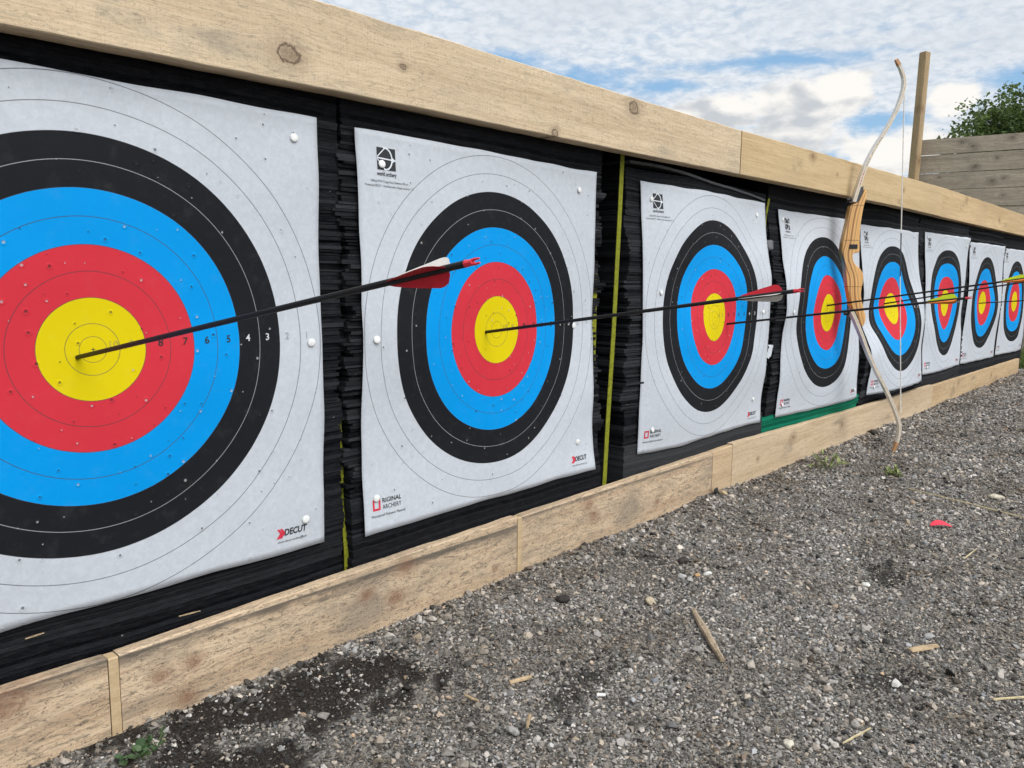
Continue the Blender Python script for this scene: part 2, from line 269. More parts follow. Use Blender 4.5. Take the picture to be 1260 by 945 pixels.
# loose stones: one uncountable layer, each stone a small angular pebble dropped on the ground sheet
def pebble_mesh(k, npts, flat):
    r = random.Random(100+k); bm = bmesh.new()
    for _ in range(npts):
        v = Vector((r.gauss(0, 1), r.gauss(0, 1), r.gauss(0, 1))).normalized()
        v = Vector((v.x*r.uniform(.85, 1.1), v.y*r.uniform(.7, .95), v.z*flat))
        bm.verts.new(v)
    res = bmesh.ops.convex_hull(bm, input=bm.verts)
    bmesh.ops.delete(bm, geom=[e for e in res['geom_interior'] if isinstance(e, bmesh.types.BMVert)], context='VERTS')
    bmesh.ops.bevel(bm, geom=list(bm.edges), offset=.05, segments=1, affect='EDGES', clamp_overlap=True)
    me = bpy.data.meshes.new('pebble'); bm.normal_update(); bm.to_mesh(me); bm.free(); return me
ms, nt, b = material('stone', .8, .3)
ca = nt.new('ShaderNodeAttribute', attribute_name='tint', attribute_type='INSTANCER').outputs['Color']
co = nt.new('ShaderNodeTexCoord').outputs['Object']
n = nt.noise(co, 3., 5, .7); n2 = nt.noise(co, 14., 3, .7)
col = nt.mix(nt.ss(n, .35, .7, .0, .55), ca, nt.mix(.6, ca, (.03, .027, .025)))
col = nt.mix(nt.ss(n2, .55, .75, 0., .35), col, (.30, .285, .26))
nt.put(b.inputs['Base Color'], col); nt.put(b.inputs['Normal'], nt.bump(n2, .3, .15))
pcol = bpy.data.collections.new('pebble_kinds')
for k in range(9):
    me = pebble_mesh(k, [11, 13, 16, 10, 14, 19, 12, 17, 14][k], [.5, .65, .45, .75, .4, .6, .7, .5, .35][k]); me.materials.append(ms)
    pcol.objects.link(bpy.data.objects.new('pebble', me))
CAM = (-46.69, -129.67)
def scatter():
    out = []
    def rnd(n, x0, x1, y0, y1): return np.stack([RNG.uniform(x0, x1, n), RNG.uniform(y0, y1, n)], 1)
    P = np.vstack([rnd(520000, -60, 300, -165, -2.2), rnd(260000, 300, 900, -150, -2.2), rnd(9000, -60, 900, -2.2, 2)])
    d = np.hypot(P[:, 0]-CAM[0], P[:, 1]-CAM[1])
    # the wedge of ground before the boards that the row of butts looks onto, thinner outside it
    yl = -113 + (P[:, 0]-89)*(109/633.); seen = (P[:, 1] > yl-12) & (P[:, 1] > -62-(P[:, 0]-36)*1.1)
    rho = np.clip(4.6*(165/np.maximum(d, 120))**1.15, .9, 4.6)*np.where(seen, 1, .28)
    have = np.where(P[:, 0] < 300, 520000/(360*162.8), 260000/(600*147.8))
    keep = RNG.random(len(P)) < rho/have
    P = P[keep]; d = d[keep]
    s = np.array([soil(x, y) for x, y in P])
    keep = RNG.random(len(P)) > .45*np.clip(s*1.5-.25, 0, 1)
    P, d, s = P[keep], d[keep], s[keep]
    n = len(P)
    r = np.exp(RNG.normal(math.log(.25), .46, n))*(1+np.clip((d-170)/480., 0, 1.3))
    big = RNG.random(n) < .035; r[big] *= RNG.uniform(1.5, 2.3, big.sum())
    nb = (P[:, 1] > -16) & (RNG.random(n) < .2); r[nb] *= 1.6
    r = np.clip(r, .12, 1.35)*np.where(s > .5, .8, 1)
    z = np.array([gheight(x, y) for x, y in P]) + r*RNG.uniform(-.1, .45, n)
    v = np.clip(np.exp(RNG.normal(math.log(.245), .5, n)), .04, .6)
    pale = RNG.random(n) < .022; v[pale] = RNG.uniform(.4, .56, pale.sum())
    dk = RNG.random(n) < np.where(s > .2, np.clip(s*1.1, 0, .8), .09); v[dk] = RNG.uniform(.014, .07, dk.sum())
    w = RNG.normal(.125, .045, n)
    col = np.stack([v*(1+w), v, v*(1-w*1.1), np.ones(n)], 1)
    br = RNG.random(n) < .04; col[br, :3] *= np.array([1.12, .93, .78])
    tn = np.array([noise.noise(Vector((x*.03, y*.045, 21.)))*.6 + noise.noise(Vector((x*.11, y*.14, 31.)))*.5 for x, y in P])   # dusty brown drifts
    col[:, :3] *= 1 - np.clip(tn*1.25, -.28, .7)[:, None]*np.array([.55, .62, .72])
    return P, z, r, col
P, z, r, col = scatter(); n = len(P)
me = bpy.data.meshes.new('loose_gravel'); me.vertices.add(n)
co = np.stack([P[:, 0]*.01, P[:, 1]*.01, (z-GZ)*.01], 1); me.vertices.foreach_set('co', co.ravel())
a = me.attributes.new('size', 'FLOAT', 'POINT'); a.data.foreach_set('value', r*.01)
a = me.attributes.new('tint', 'FLOAT_COLOR', 'POINT'); a.data.foreach_set('color', col.ravel())
rot = np.stack([RNG.normal(0, .45, n), RNG.normal(0, .45, n), RNG.uniform(0, 6.28, n)], 1)
a = me.attributes.new('turn', 'FLOAT_VECTOR', 'POINT'); a.data.foreach_set('vector', rot.ravel())
a = me.attributes.new('kind', 'INT', 'POINT'); a.data.foreach_set('value', RNG.integers(0, 9, n))
gv = link(bpy.data.objects.new('loose_gravel', me)); tag(gv, 'loose angular grey gravel covering the yard in front of the boards', 'gravel', kind='stuff')
tr = bpy.data.node_groups.new('scatter_stones', 'GeometryNodeTree')
tr.interface.new_socket('Geometry', in_out='INPUT', socket_type='NodeSocketGeometry'); tr.interface.new_socket('Geometry', in_out='OUTPUT', socket_type='NodeSocketGeometry')
N = tr.nodes; L = tr.links
gi = N.new('NodeGroupInput'); go = N.new('NodeGroupOutput'); ip = N.new('GeometryNodeInstanceOnPoints'); ci = N.new('GeometryNodeCollectionInfo')
ci.inputs[0].default_value = pcol; ci.inputs[1].default_value = True; ci.inputs[2].default_value = True
def named(nm, ty):
    q = N.new('GeometryNodeInputNamedAttribute'); q.data_type = ty; q.inputs[0].default_value = nm; return q.outputs[0]
ip.inputs['Pick Instance'].default_value = True
L.new(gi.outputs[0], ip.inputs['Points']); L.new(ci.outputs[0], ip.inputs['Instance'])
L.new(named('kind', 'INT'), ip.inputs['Instance Index'])
e2r = N.new('FunctionNodeEulerToRotation'); L.new(named('turn', 'FLOAT_VECTOR'), e2r.inputs[0]); L.new(e2r.outputs[0], ip.inputs['Rotation'])
L.new(named('size', 'FLOAT'), ip.inputs['Scale']); L.new(ip.outputs[0], go.inputs[0])
md = gv.modifiers.new('stones', 'NODES'); md.node_group = tr

# ------------------------------------------------------------------ boards
def interp(tab): return lambda x: float(np.interp(x, [p[0] for p in tab], [p[1] for p in tab]))
def board(name, x0, x1, zb, zt, y0, y1, mat, label, cat, group=None, rough=.12, seed=0):
    """a sawn plank standing on edge; slightly uneven arrises"""
    nseg = max(int((x1-x0)/3.5), 2); V, F = [], []
    xm = x0; o0 = W(x0, (y0+y1)/2, (zb(x0)+zt(x0))/2)
    c = .18
    for i in range(nseg+1):
        x = x0+(x1-x0)*i/nseg
        q = lambda k, a=rough: noise.noise(Vector((x*.13+seed*7.3, k*3.7, seed)))*a + noise.noise(Vector((x*.5+seed, k*2.1, 4.)))*a*.4
        b_, t_ = zb(x)+q(1), zt(x)+q(2)*1.3
        f_, k_ = y0+q(3)*.6, y1+q(4)
        for (y, z) in ((f_+c, b_), (k_, b_), (k_, t_), (f_+c+abs(q(6))*1.5, t_), (f_, t_-c-abs(q(5))*1.2), (f_, b_+c)):
            V.append(W(x, y, z)-o0)
    for i in range(nseg):
        for k in range(6):
            F.append((i*6+k, (i+1)*6+k, (i+1)*6+(k+1) % 6, i*6+(k+1) % 6))
    F.append(tuple(range(6))); F.append(tuple(range(nseg*6, nseg*6+6))[::-1])
    o = mesh_obj(name, V, F, mat, loc=o0)
    return tag(o, label, cat, group)
ut = interp([(-150, 65), (39, 65), (94, 65.3), (203, 65.9), (450, 69.7), (760, 70.2)]); ub = interp([(-150, 48.7), (-11, 49.2), (44, 50.1), (141, 51), (205, 51.8), (367, 53.7), (760, 55)])
lt = interp([(-150, -43.6), (-16, -43.7), (-1, -44), (43, -43), (95, -42.5), (210, -41.4), (332, -43.1), (722, -44.3)]); lb = lambda x: -61.
def kn(x0, x1, zb, zt, lst): 
    zm = (zb(x0)+zt(x0))/2; return [((x-x0)*.01, (z-zm)*.01, r*.01) for x, z, r in lst]
TOPG = 'timber boards along the top of the butts'; LOWG = 'timber boards along the foot of the butts'
w1 = wood('pale_board_wood', (.72, .56, .375), (.48, .345, .21), kn(-150, 204, ub, ut, [(33.1, 54.5, 1.5), (140.3, 62.8, 1.5), (55.7, 67.5, 1.8), (58.9, 57.5, .5), (106.6, 51.5, .8), (-60, 60, 1.6)]), weather=.22, wcol=(.36, .30, .22), streak=.75, knot_rim=.95, kcol=(.13, .085, .055))
w2 = wood('warm_board_wood', (.66, .485, .275), (.47, .315, .155), kn(204.6, 450, ub, ut, [(264.5, 64.8, 1.3), (290.9, 60.5, .5), (380, 62, .9)]), weather=.1, wcol=(.33, .25, .15), streak=.8, seed=3.1)
w3 = wood('orange_board_wood', (.67, .485, .275), (.48, .32, .16), kn(450.6, 765, ub, ut, [(505, 67, 1.4), (600, 61, 1.2)]), weather=.12, wcol=(.30, .22, .13), seed=6.1)
board('top_board', -150, 204, ub, ut, -4, .3, w1, 'long pale greyish top board with two dark knots above the nearest target faces', 'board', TOPG, seed=1)
board('top_board', 204.5, 450, ub, ut, -4.1, .3, w2, 'warm yellow top board in the middle of the upper run, crossed by the bow', 'board', TOPG, seed=2)
board('top_board', 450.4, 765, lambda x: ub(x)-.2, lambda x: ut(x)+.2, -3.9, .3, w3, 'farthest top board, running out of the right edge below the grey fence', 'board', TOPG, seed=3)
tim = plain('seam_timber', (.36, .21, .11), .8, .2, .3, 40)
def low(x0, x1, name, label, mat, seed, dz=0, dy=0, group=LOWG):
    return board(name, x0, x1, lb, lambda x: lt(x)+dz, -4+dy, -1.75, mat, label, 'board', group, seed=seed)
E_ = (.078, .05)
lw = dict(light=(.70, .53, .355), dark=(.46, .315, .195), weather=.52, wcol=(.30, .24, .175), kcol=(.20, .09, .05), knot_rim=.6)
zc0 = lambda x0: (.01*(lt(x0)-(lt(x0)+lb(x0))/2), .06)
low(-150, -2.3, 'foot_board', 'foot board in the bottom left corner, left of the narrow pale strip', wood('foot_wood_a', knots=kn(-150, -2, lb, lt, [(-16.6, -46, 1.8), (-40, -51, 1.2)]), edge=zc0(-150), seed=1.3, **lw), 11)
low(-.5, 94.6, 'foot_board', 'stained foot board with brown knots between the two narrow pale strips', wood('foot_wood_b', knots=kn(-.5, 94, lb, lt, [(11.5, -49.6, .8), (5.8, -50.2, .8), (10.1, -55.4, .9), (48.3, -48.6, .9), (55.9, -51.6, 1.0), (58.7, -45.5, 1.1), (87, -53.6, .5)]), edge=zc0(0), seed=4.7, **lw), 12, dz=.1)
low(96.4, 194.5, 'foot_board', 'foot board with two brown knots under the second and third target faces', wood('foot_wood_c', knots=kn(96.4, 194, lb, lt, [(124.4, -45.2, 1.0), (126.5, -49, 1.0), (160, -52, .6)]), edge=(zc0(96)[0], .03), seed=8.2, **lw), 13)
low(194.8, 208.8, 'short_foot_board', 'short foot board piece filling the joint below the third target face', wood('foot_wood_d', (.65, .47, .29), (.46, .31, .18), weather=.2, wcol=(.26, .2, .14), seed=2.2), 14, dz=.05, dy=-.02)
low(209.2, 463, 'foot_board', 'cleaner foot board in front of the green layers and the bow', wood('foot_wood_e', (.68, .52, .345), (.49, .35, .215), kn(209.2, 463, lb, lt, [(261.9, -46.3, 1.2), (316.3, -48, 1.3), (230, -50, .6), (400, -50, 1.4)]), weather=.2, wcol=(.27, .22, .16), seed=5.5), 15, dz=.6)
low(463.4, 722, 'foot_board', 'farthest foot board, ending beside the grass', wood('foot_wood_f', (.66, .48, .28), (.47, .31, .17), kn(463.4, 722, lb, lt, [(524, -47, 1.4), (620, -50, 1.3)]), weather=.25, wcol=(.24, .18, .12), seed=7.7), 16, dz=-.2, dy=.15)
pale = wood('strip_wood', (.60, .44, .26), (.45, .31, .17), cross=8., seed=2.)
for x, lab in ((-1.4, 'narrow pale strip of wood set in the foot boards below the largest target face'), (95.5, 'narrow pale strip of wood set in the foot boards below the second target face')):
    board('joint_strip', x-.75, x+.75, lb, lambda q: lt(q)-.1, -4.12, -1.8, pale, lab, 'wood strip', 'joint strips between foot boards', seed=x)

# ------------------------------------------------------------------ foam butts
def foam(name, lo, hi, spec=.08):
    m, nt, b = material(name, .78, spec)
    sh = nt.new('ShaderNodeAttribute', attribute_name='shade').outputs['Fac']
    co = nt.new('ShaderNodeNewGeometry').outputs['Position']
    n = nt.noise(nt.mul(co, (40, 40, 160)), 1., 5, .7); n2 = nt.noise(co, 300., 3, .7)
    f = nt.m('ADD', nt.m('MULTIPLY', sh, .75), nt.m('MULTIPLY', nt.ss(n, .4, .75), .25))
    col = nt.mix(f, lo, hi)
    sp = nt.vor(co, 45.); spm = nt.m('MULTIPLY', nt.ss(sp.outputs['Distance'], .09, .05), nt.m('GREATER_THAN', nt.sep(sp.outputs['Color'])[0], .86))
    col = nt.mix(nt.m('MULTIPLY', spm, .55), col, (.35, .33, .30))
    nt.put(b.inputs['Base Color'], col)
    nt.put(b.inputs['Normal'], nt.bump(nt.m('ADD', nt.m('MULTIPLY', n, .6), n2), .6, .004))
    return m
FOAM = foam('black_foam', (.003, .003, .0045), (.046, .047, .051)); FOAMG = foam('grey_foam', (.032, .033, .035), (.075, .076, .08)); GREEN = foam('green_foam', (.004, .12, .065), (.012, .26, .145))
STRAP = plain('strap_webbing', (.21, .215, .015), .7, .2, .25, 120., .4)
def layers(name, i, x0, x1, z0, z1, mat, parent, seed, tidy, thick=(.7, 1.5), wav=.35, bright=1.0, push=0., rag=1.6):
    """pressed foam strips stacked from z0 to z1; tidy(z) in 0..1 = how even the ends and fronts are"""
    r = random.Random(seed); V, F, S = [], [], []
    nx = 16; z = z0; xc, zc = XC[i], ZC[i]
    while z < z1-.2:
        t = r.uniform(*thick); td = tidy(z+t/2)
        if z+t > z1: t = z1-z
        j = 1-td
        ja, jb = [(noise.noise(Vector((z*.11, seed+q, 3.)))*2.6*rag + noise.noise(Vector((z*.5, seed+q, 7.)))*rag*1.2 + r.gauss(0, .3*rag))*j + r.gauss(0, .1) for q in (.3, 50.3)]
        fy = (r.gauss(0, .2)+noise.noise(Vector((z*.3, seed, 1.)))*.5)*(.35+j); gap = .06 + .16*j*r.random()**2
        sh = min(max(r.gauss(.32, .22)*bright*(.7+.6*j), 0), 1)
        base = len(V); ph = r.uniform(0, 50)
        for k in range(nx+1):
            u = k/nx; x = x0+ja+(x1+jb-x0-ja)*u
            w = noise.noise(Vector((x*.035, z*.05, seed*.37)))*wav*2 + noise.noise(Vector((x*.2, ph, 0)))*.14*j
            zz0, zz1 = z+w, z+t-gap+w
            y = disp(i, max(min(x-xc, 41), -41), max(min((z+t/2)-zc, 41), -41)) + 1.0 + fy + push
            y += noise.noise(Vector((x*.45, ph, 3.)))*.3*j
            if z < -41: y = max(y, -1.3)
            if z > 46: y = max(y, .9+fy*.3)
            if k in (0, nx): y += .12
            V += [W(x, y, zz0), W(x, y, zz1), W(x, 42, zz1), W(x, 42, zz0)]
        for k in range(nx):
            a = base+k*4; c = a+4
            F += [(a, c, c+1, a+1), (a+1, c+1, c+2, a+2), (a, a+3, c+3, c)]; S += [sh]*3
        F += [(base, base+1, base+2, base+3), (base+nx*4+3, base+nx*4+2, base+nx*4+1, base+nx*4)]; S += [min(sh*1.15, 1)]*2
        z += t
    o = mesh_obj(name, [v-parent.location for v in V], F, mat, parent)
    at = o.data.attributes.new('shade', 'FLOAT', 'FACE')
    if len(o.data.polygons) == len(S): at.data.foreach_set('value', S)
    return o
BUTTS = {1: (-49, 46.3, 56), 2: (47.2, 134.5, 57), 3: (148.2, 239.3, 48.6), 4: (247., 341, 57), 5: (344, 436, 58), 6: (440.5, 540, 58), 7: (542.5, 644, 58.5), 8: (646.5, 747, 59)}
BLAB = {1: 'black layered foam butt behind the largest target face', 2: 'black layered foam butt with ragged right end behind the second target face',
        3: 'black foam butt with smooth grey lowest band and yellow strap along its left side', 4: 'black foam butt standing on bright green foam layers',
        5: 'black foam butt behind the warped target face and the bowstring', 6: 'black foam butt with ragged left end behind the first face right of the bowstring',
        7: 'black foam butt behind the second farthest target face', 8: 'farthest black foam butt at the end of the row'}
TIDY = {1: lambda z: .92 if z > 26 else (.35 if z > -14 else .8), 2: lambda z: .9 if z > 42 else (.1 if z > -27 else .95), 3: lambda z: .8 if z > 38 else (.6 if z > 16 else (.15 if z > -22 else .97)),
        4: lambda z: .95 if z > 26 else (.25 if z > -24 else .9), 5: lambda z: .5, 6: lambda z: .2, 7: lambda z: .5, 8: lambda z: .7}
for i, (x0, x1, zt_) in BUTTS.items():
    root = empty('foam_butt', W((x0+x1)/2, 20, GZ), BLAB[i], 'archery butt', 'foam butts in the row')
    lo = -59
    if i == 4:
        layers('green_layers', i, x0-3.5, x1+1, lo, -36.5, GREEN, root, 444, lambda z: .55, (.8, 1.4), bright=1.3, push=-.2); lo = -36.3
    if i == 3:
        layers('grey_layers', i, x0, x1, -50.5, -33.4, FOAMG, root, 333, lambda z: .97, (.9, 1.3), bright=1.0, push=-.5, wav=.1); layers('foot_layers', i, x0+2, x1+1, lo, -50.8, FOAM, root, 334, lambda z: .8); lo = -33.1
    layers('foam_layers', i, x0, x1, lo, zt_, FOAM, root, 40+i, TIDY[i], bright={1: .9, 2: 1.25, 3: 1.5, 4: 1.3}.get(i, 1.9), wav={5: .7, 6: .5, 7: .5}.get(i, .3), thick=(.42, .95) if i < 5 else (.9, 1.8))
    # straps round the layers
    def strap(pts, w):
        """pts: (x, y, z) of the strap's centre line; a flat band w wide along x"""
        V, F = [], []
        for x, y, z in pts:
            V += [W(x-w/2, y, z), W(x+w/2, y-.05, z), W(x+w/2, y+.15, z), W(x-w/2, y+.2, z)]
        for k in range(len(pts)-1):
            for q in range(4): F.append((k*4+q, (k+1)*4+q, (k+1)*4+(q+1) % 4, k*4+(q+1) % 4))
        mesh_obj('strap', [v-root.location for v in V], F, STRAP, root)
    if i == 1: strap([(46.6, 2.4, -6), (46.9, 2.3, -24), (47.3, 1.7, -34), (47., .7, -40), (46.9, .7, -58)], 1.3)
    if i == 2: strap([(133.6, 2.8, 20), (133.2, 2.4, 0), (132.9, 2.4, -25), (132.6, 2.6, -58)], 2.2)
    if i == 3:
        strap([(144.8, 2.2, 56), (143.6, 2.0, 30), (142.2, 1.9, 0), (140.6, 1.9, -25), (139.2, 2.0, -58)], 1.8)
        strap([(239.9, 1.5, 47), (240.1, 2.6, 40), (240, 2.6, -58)], 1.4)
        # the springy top slab in lighter grey foam
        V, F = [], []
        for k in range(31):
            u = k/30; x = 149+88*u; zc_ = 50.3-4.2*u**1.6+.35*math.sin(u*9)
            yy = disp(3, max(min(x-XC[3], 41), -41), 41)+.3
            V += [W(x, yy, zc_-.45), W(x, yy-.1, zc_+.3), W(x, 41, zc_+.3), W(x, 41, zc_-.45)]
        for k in range(30):
            for q in range(4): F.append((k*4+q, (k+1)*4+q, (k+1)*4+(q+1) % 4, k*4+(q+1) % 4))
        F += [(0, 1, 2, 3), (123, 122, 121, 120)]
        mesh_obj('top_slab', [v-root.location for v in V], F, plain('slab_foam', (.085, .085, .09), .6, .3, .2, 30), root)
# dark sheet added behind and over the butts to block the sky
bk = bmesh.new(); vs = bm_box(bk, -1.5, 7.6, .44, .47, 0, 1.19); bm_box(bk, -1.5, 7.6, .012, .438, 1.182, 1.19)
tag(bm_obj('sky_block_wall', bk, plain('sky_block_dark', (.02, .02, .021), .9, .1)), 'dark wall added behind and over the black foam butts to block the sky', 'wall')

# ------------------------------------------------------------------ target faces
mf, nt, b = material('printed_face', .65, .1)
uv = nt.new('ShaderNodeUVMap', uv_map='rings').outputs[0]
oi = nt.new('ShaderNodeObjectInfo').outputs['Random']
u_, v_, _ = nt.sep(uv)
u_ = nt.m('MULTIPLY', u_, 100.); v_ = nt.m('MULTIPLY', v_, 100.)
pv = nt.comb(u_, v_, 0.); rr = nt.vm('LENGTH', pv)
edge_ = lambda R_: nt.ss(rr, R_-.06, R_+.06)
YEL, RED, BLU, BLK, WHT = (.70, .545, .003), (.61, .034, .05), (.0, .285, .70), (.012, .0125, .0145), (.55, .568, .60)
fib = nt.noise(nt.comb(u_, v_, nt.m('MULTIPLY', oi, 40.)), .9, 8, .7, .8); mot = nt.noise(nt.comb(u_, v_, nt.m('MULTIPLY', oi, 70.)), .09, 4, .6)
strk = nt.noise(nt.mul(pv, (2.2, .25, 1)), 1., 4, .7)
wh = nt.mix(nt.ss(fib, .35, .7), tuple(c*.92 for c in WHT), tuple(min(c*1.04, 1) for c in WHT))
wh = nt.mix(nt.ss(mot, .45, .7, 0., .16), wh, (.52, .54, .58)); wh = nt.mix(nt.ss(strk, .5, .75, 0., .14), wh, (.56, .58, .60))
col = YEL
for R_, c in ((8, RED), (16, BLU), (24, BLK), (32, None)):
    col = nt.mix(edge_(R_), col, c if c else wh)
def ringline(R_, w): return nt.m('MULTIPLY', nt.ss(nt.m('ABSOLUTE', nt.m('SUBTRACT', rr, R_)), w, w*.45), 1.)
dl = None
for R_, w in ((2, .07), (4, .08), (8, .08), (12, .09), (16, .08), (20, .09), (24, .06), (36, .1), (40, .1)):
    q = ringline(R_, w); dl = q if dl is None else nt.m('MAXIMUM', dl, q)
col = nt.mix(nt.m('MULTIPLY', dl, .7), col, (.05, .05, .055)); col = nt.mix(nt.m('MULTIPLY', ringline(28, .07), .55), col, (.55, .55, .55))
crs = nt.m('MULTIPLY', nt.ss(nt.m('MINIMUM', nt.m('ABSOLUTE', u_), nt.m('ABSOLUTE', v_)), .08, .04), nt.m('LESS_THAN', rr, .3)); col = nt.mix(crs, col, (.03, .03, .03))
fade = nt.noise(nt.comb(u_, v_, nt.m('MULTIPLY', oi, 20.)), .35, 6, .65); col = nt.mix(nt.ss(fade, .5, .8, 0., .05), col, nt.mix(.5, col, (.5, .5, .5)))
# arrow holes: torn pits, denser near the middle
ho = nt.vor(nt.comb(nt.m('ADD', u_, nt.m('MULTIPLY', oi, 230.)), v_, 0.), .36, rnd=1., dim='2D')
hc = nt.sep(ho.outputs['Color'])
prob = nt.lin(rr, 4., 38., .6, .15)
hr = nt.m('ADD', .035, nt.m('MULTIPLY', hc[2], .08))
hn = nt.m('ADD', ho.outputs['Distance'], nt.m('MULTIPLY', nt.m('SUBTRACT', nt.noise(pv, 5., 3, .6), .5), .12))
on = nt.m('LESS_THAN', hc[0], prob)
pit = nt.m('MULTIPLY', nt.ss(hn, hr, nt.m('MULTIPLY', hr, .5)), on); lip = nt.m('MULTIPLY', nt.ss(hn, nt.m('MULTIPLY', hr, 2.2), hr), on)
col = nt.mix(nt.m('MULTIPLY', pit, .68), col, nt.mix(nt.m('GREATER_THAN', hc[1], .55), (.03, .03, .03), (.42, .42, .42)))
nt.put(b.inputs['Base Color'], col)
hgt = nt.m('SUBTRACT', nt.m('ADD', nt.m('MULTIPLY', fib, .12), nt.m('MULTIPLY', lip, .5)), nt.m('MULTIPLY', pit, 1.))
nt.put(b.inputs['Normal'], nt.bump(hgt, .35, .004))
INK = plain('black_ink', (.02, .02, .022), .6); INKW = plain('white_ink', (.62, .62, .62), .6); INKG = plain('grey_ink', (.33, .34, .36), .6); INKY = plain('worn_ink', (.50, .40, .03), .6); INKR = plain('red_ink', (.62, .03, .06), .6); INKP = plain('paper_white', (.68, .70, .73), .6)
def place(i, u, v, off=.06):
    return W(XC[i]+u, disp(i, u, v)-off, ZC[i]+v)
TXT = {}
def text_mesh(s, bold=0., shear=0.):
    k = (s, bold, shear)
    if k not in TXT:
        cu = bpy.data.curves.new('t', 'FONT'); cu.body = s; cu.size = 1.; cu.offset = bold; cu.shear = shear; cu.align_x = 'CENTER'; cu.align_y = 'CENTER'; cu.resolution_u = 3
        o = bpy.data.objects.new('t', cu); C.objects.link(o); bpy.context.view_layer.update()
        me = o.to_mesh(); TXT[k] = ([tuple(v.co) for v in me.vertices], [tuple(p.vertices) for p in me.polygons])
        o.to_mesh_clear(); bpy.data.objects.remove(o); bpy.data.curves.remove(cu)
    return TXT[k]
class Print:
    """ink pieces that follow the paper; each piece has an ink"""
    def __init__(s, i): s.i = i; s.V = []; s.F = []; s.M = []
    def text(s, t, u, v, size, ink=0, bold=0., shear=0., width=None, off=.07):
        V, F = text_mesh(t, bold, shear); xs_ = [p[0] for p in V]; w = max(xs_)-min(xs_)
        kx = size if width is None else width/w
        b = len(s.V); s.V += [place(s.i, u+p[0]*kx, v+p[1]*size, off) for p in V]
        for f in F: s.F.append(tuple(b+q for q in f)); s.M.append(ink)
    def poly(s, pts, ink=0, off=.05):
        b = len(s.V); s.V += [place(s.i, p[0], p[1], off) for p in pts]; s.F.append(tuple(range(b, b+len(pts)))); s.M.append(ink)
    def rect(s, u0, v0, u1, v1, ink=0, off=.05, n=3):
        for a in range(n):
            for c in range(n):
                f = lambda k, lo, hi: lo+(hi-lo)*k/n
                s.poly([(f(a, u0, u1), f(c, v0, v1)), (f(a+1, u0, u1), f(c, v0, v1)), (f(a+1, u0, u1), f(c+1, v0, v1)), (f(a, u0, u1), f(c+1, v0, v1))], ink, off)
    def line(s, pts, w, ink=0, off=.09):
        for (a, b_) in zip(pts, pts[1:]):
            dx, dy = b_[0]-a[0], b_[1]-a[1]; l = math.hypot(dx, dy); nx_, ny_ = -dy/l*w/2, dx/l*w/2; ex, ey = dx/l*w*.25, dy/l*w*.25
            s.poly([(a[0]-ex+nx_, a[1]-ey+ny_), (a[0]-ex-nx_, a[1]-ey-ny_), (b_[0]+ex-nx_, b_[1]+ey-ny_), (b_[0]+ex+nx_, b_[1]+ey+ny_)], ink, off)
    def build(s, name, inks, parent):
        me = bpy.data.meshes.new(name); me.from_pydata([tuple(v-parent.location) for v in s.V], [], s.F)
        for m in inks: me.materials.append(m)
        me.polygons.foreach_set('material_index', s.M); me.update()
        # all ink must face the shooter
        for p in me.polygons:
            if p.normal.y > 0: p.flip()
        return link(bpy.data.objects.new(name, me), parent)
FLAB = {1: 'largest paper target face, cut off by the left edge of the photo', 2: 'flat paper target face second in the row, its bottom right corner curled outward',
        3: 'paper target face third in the row, above the dark grey foam band', 4: 'paper target face above the green foam layers, partly behind the wooden bow riser',
        5: 'warped paper target face behind the bowstring, its rings pulled into a diamond', 6: 'narrow looking paper target face right of the bowstring, crossed by the yellow and orange vanes',
        7: 'paper target face second from the far end, with an extra pin at its top middle', 8: 'farthest paper target face, last in the row at the right edge'}
FSHORT = {1: 'largest target face', 2: 'second face from the left', 3: 'third face from the left', 4: 'face above the green foam',
          5: 'warped face behind the bowstring', 6: 'face just right of the bowstring', 7: 'second farthest target face', 8: 'farthest target face'}
RR = {1: [0, 8, 16, 24.4, 32.5, 40.9], 2: [0, 8, 16, 24, 32.1, 40.2]}
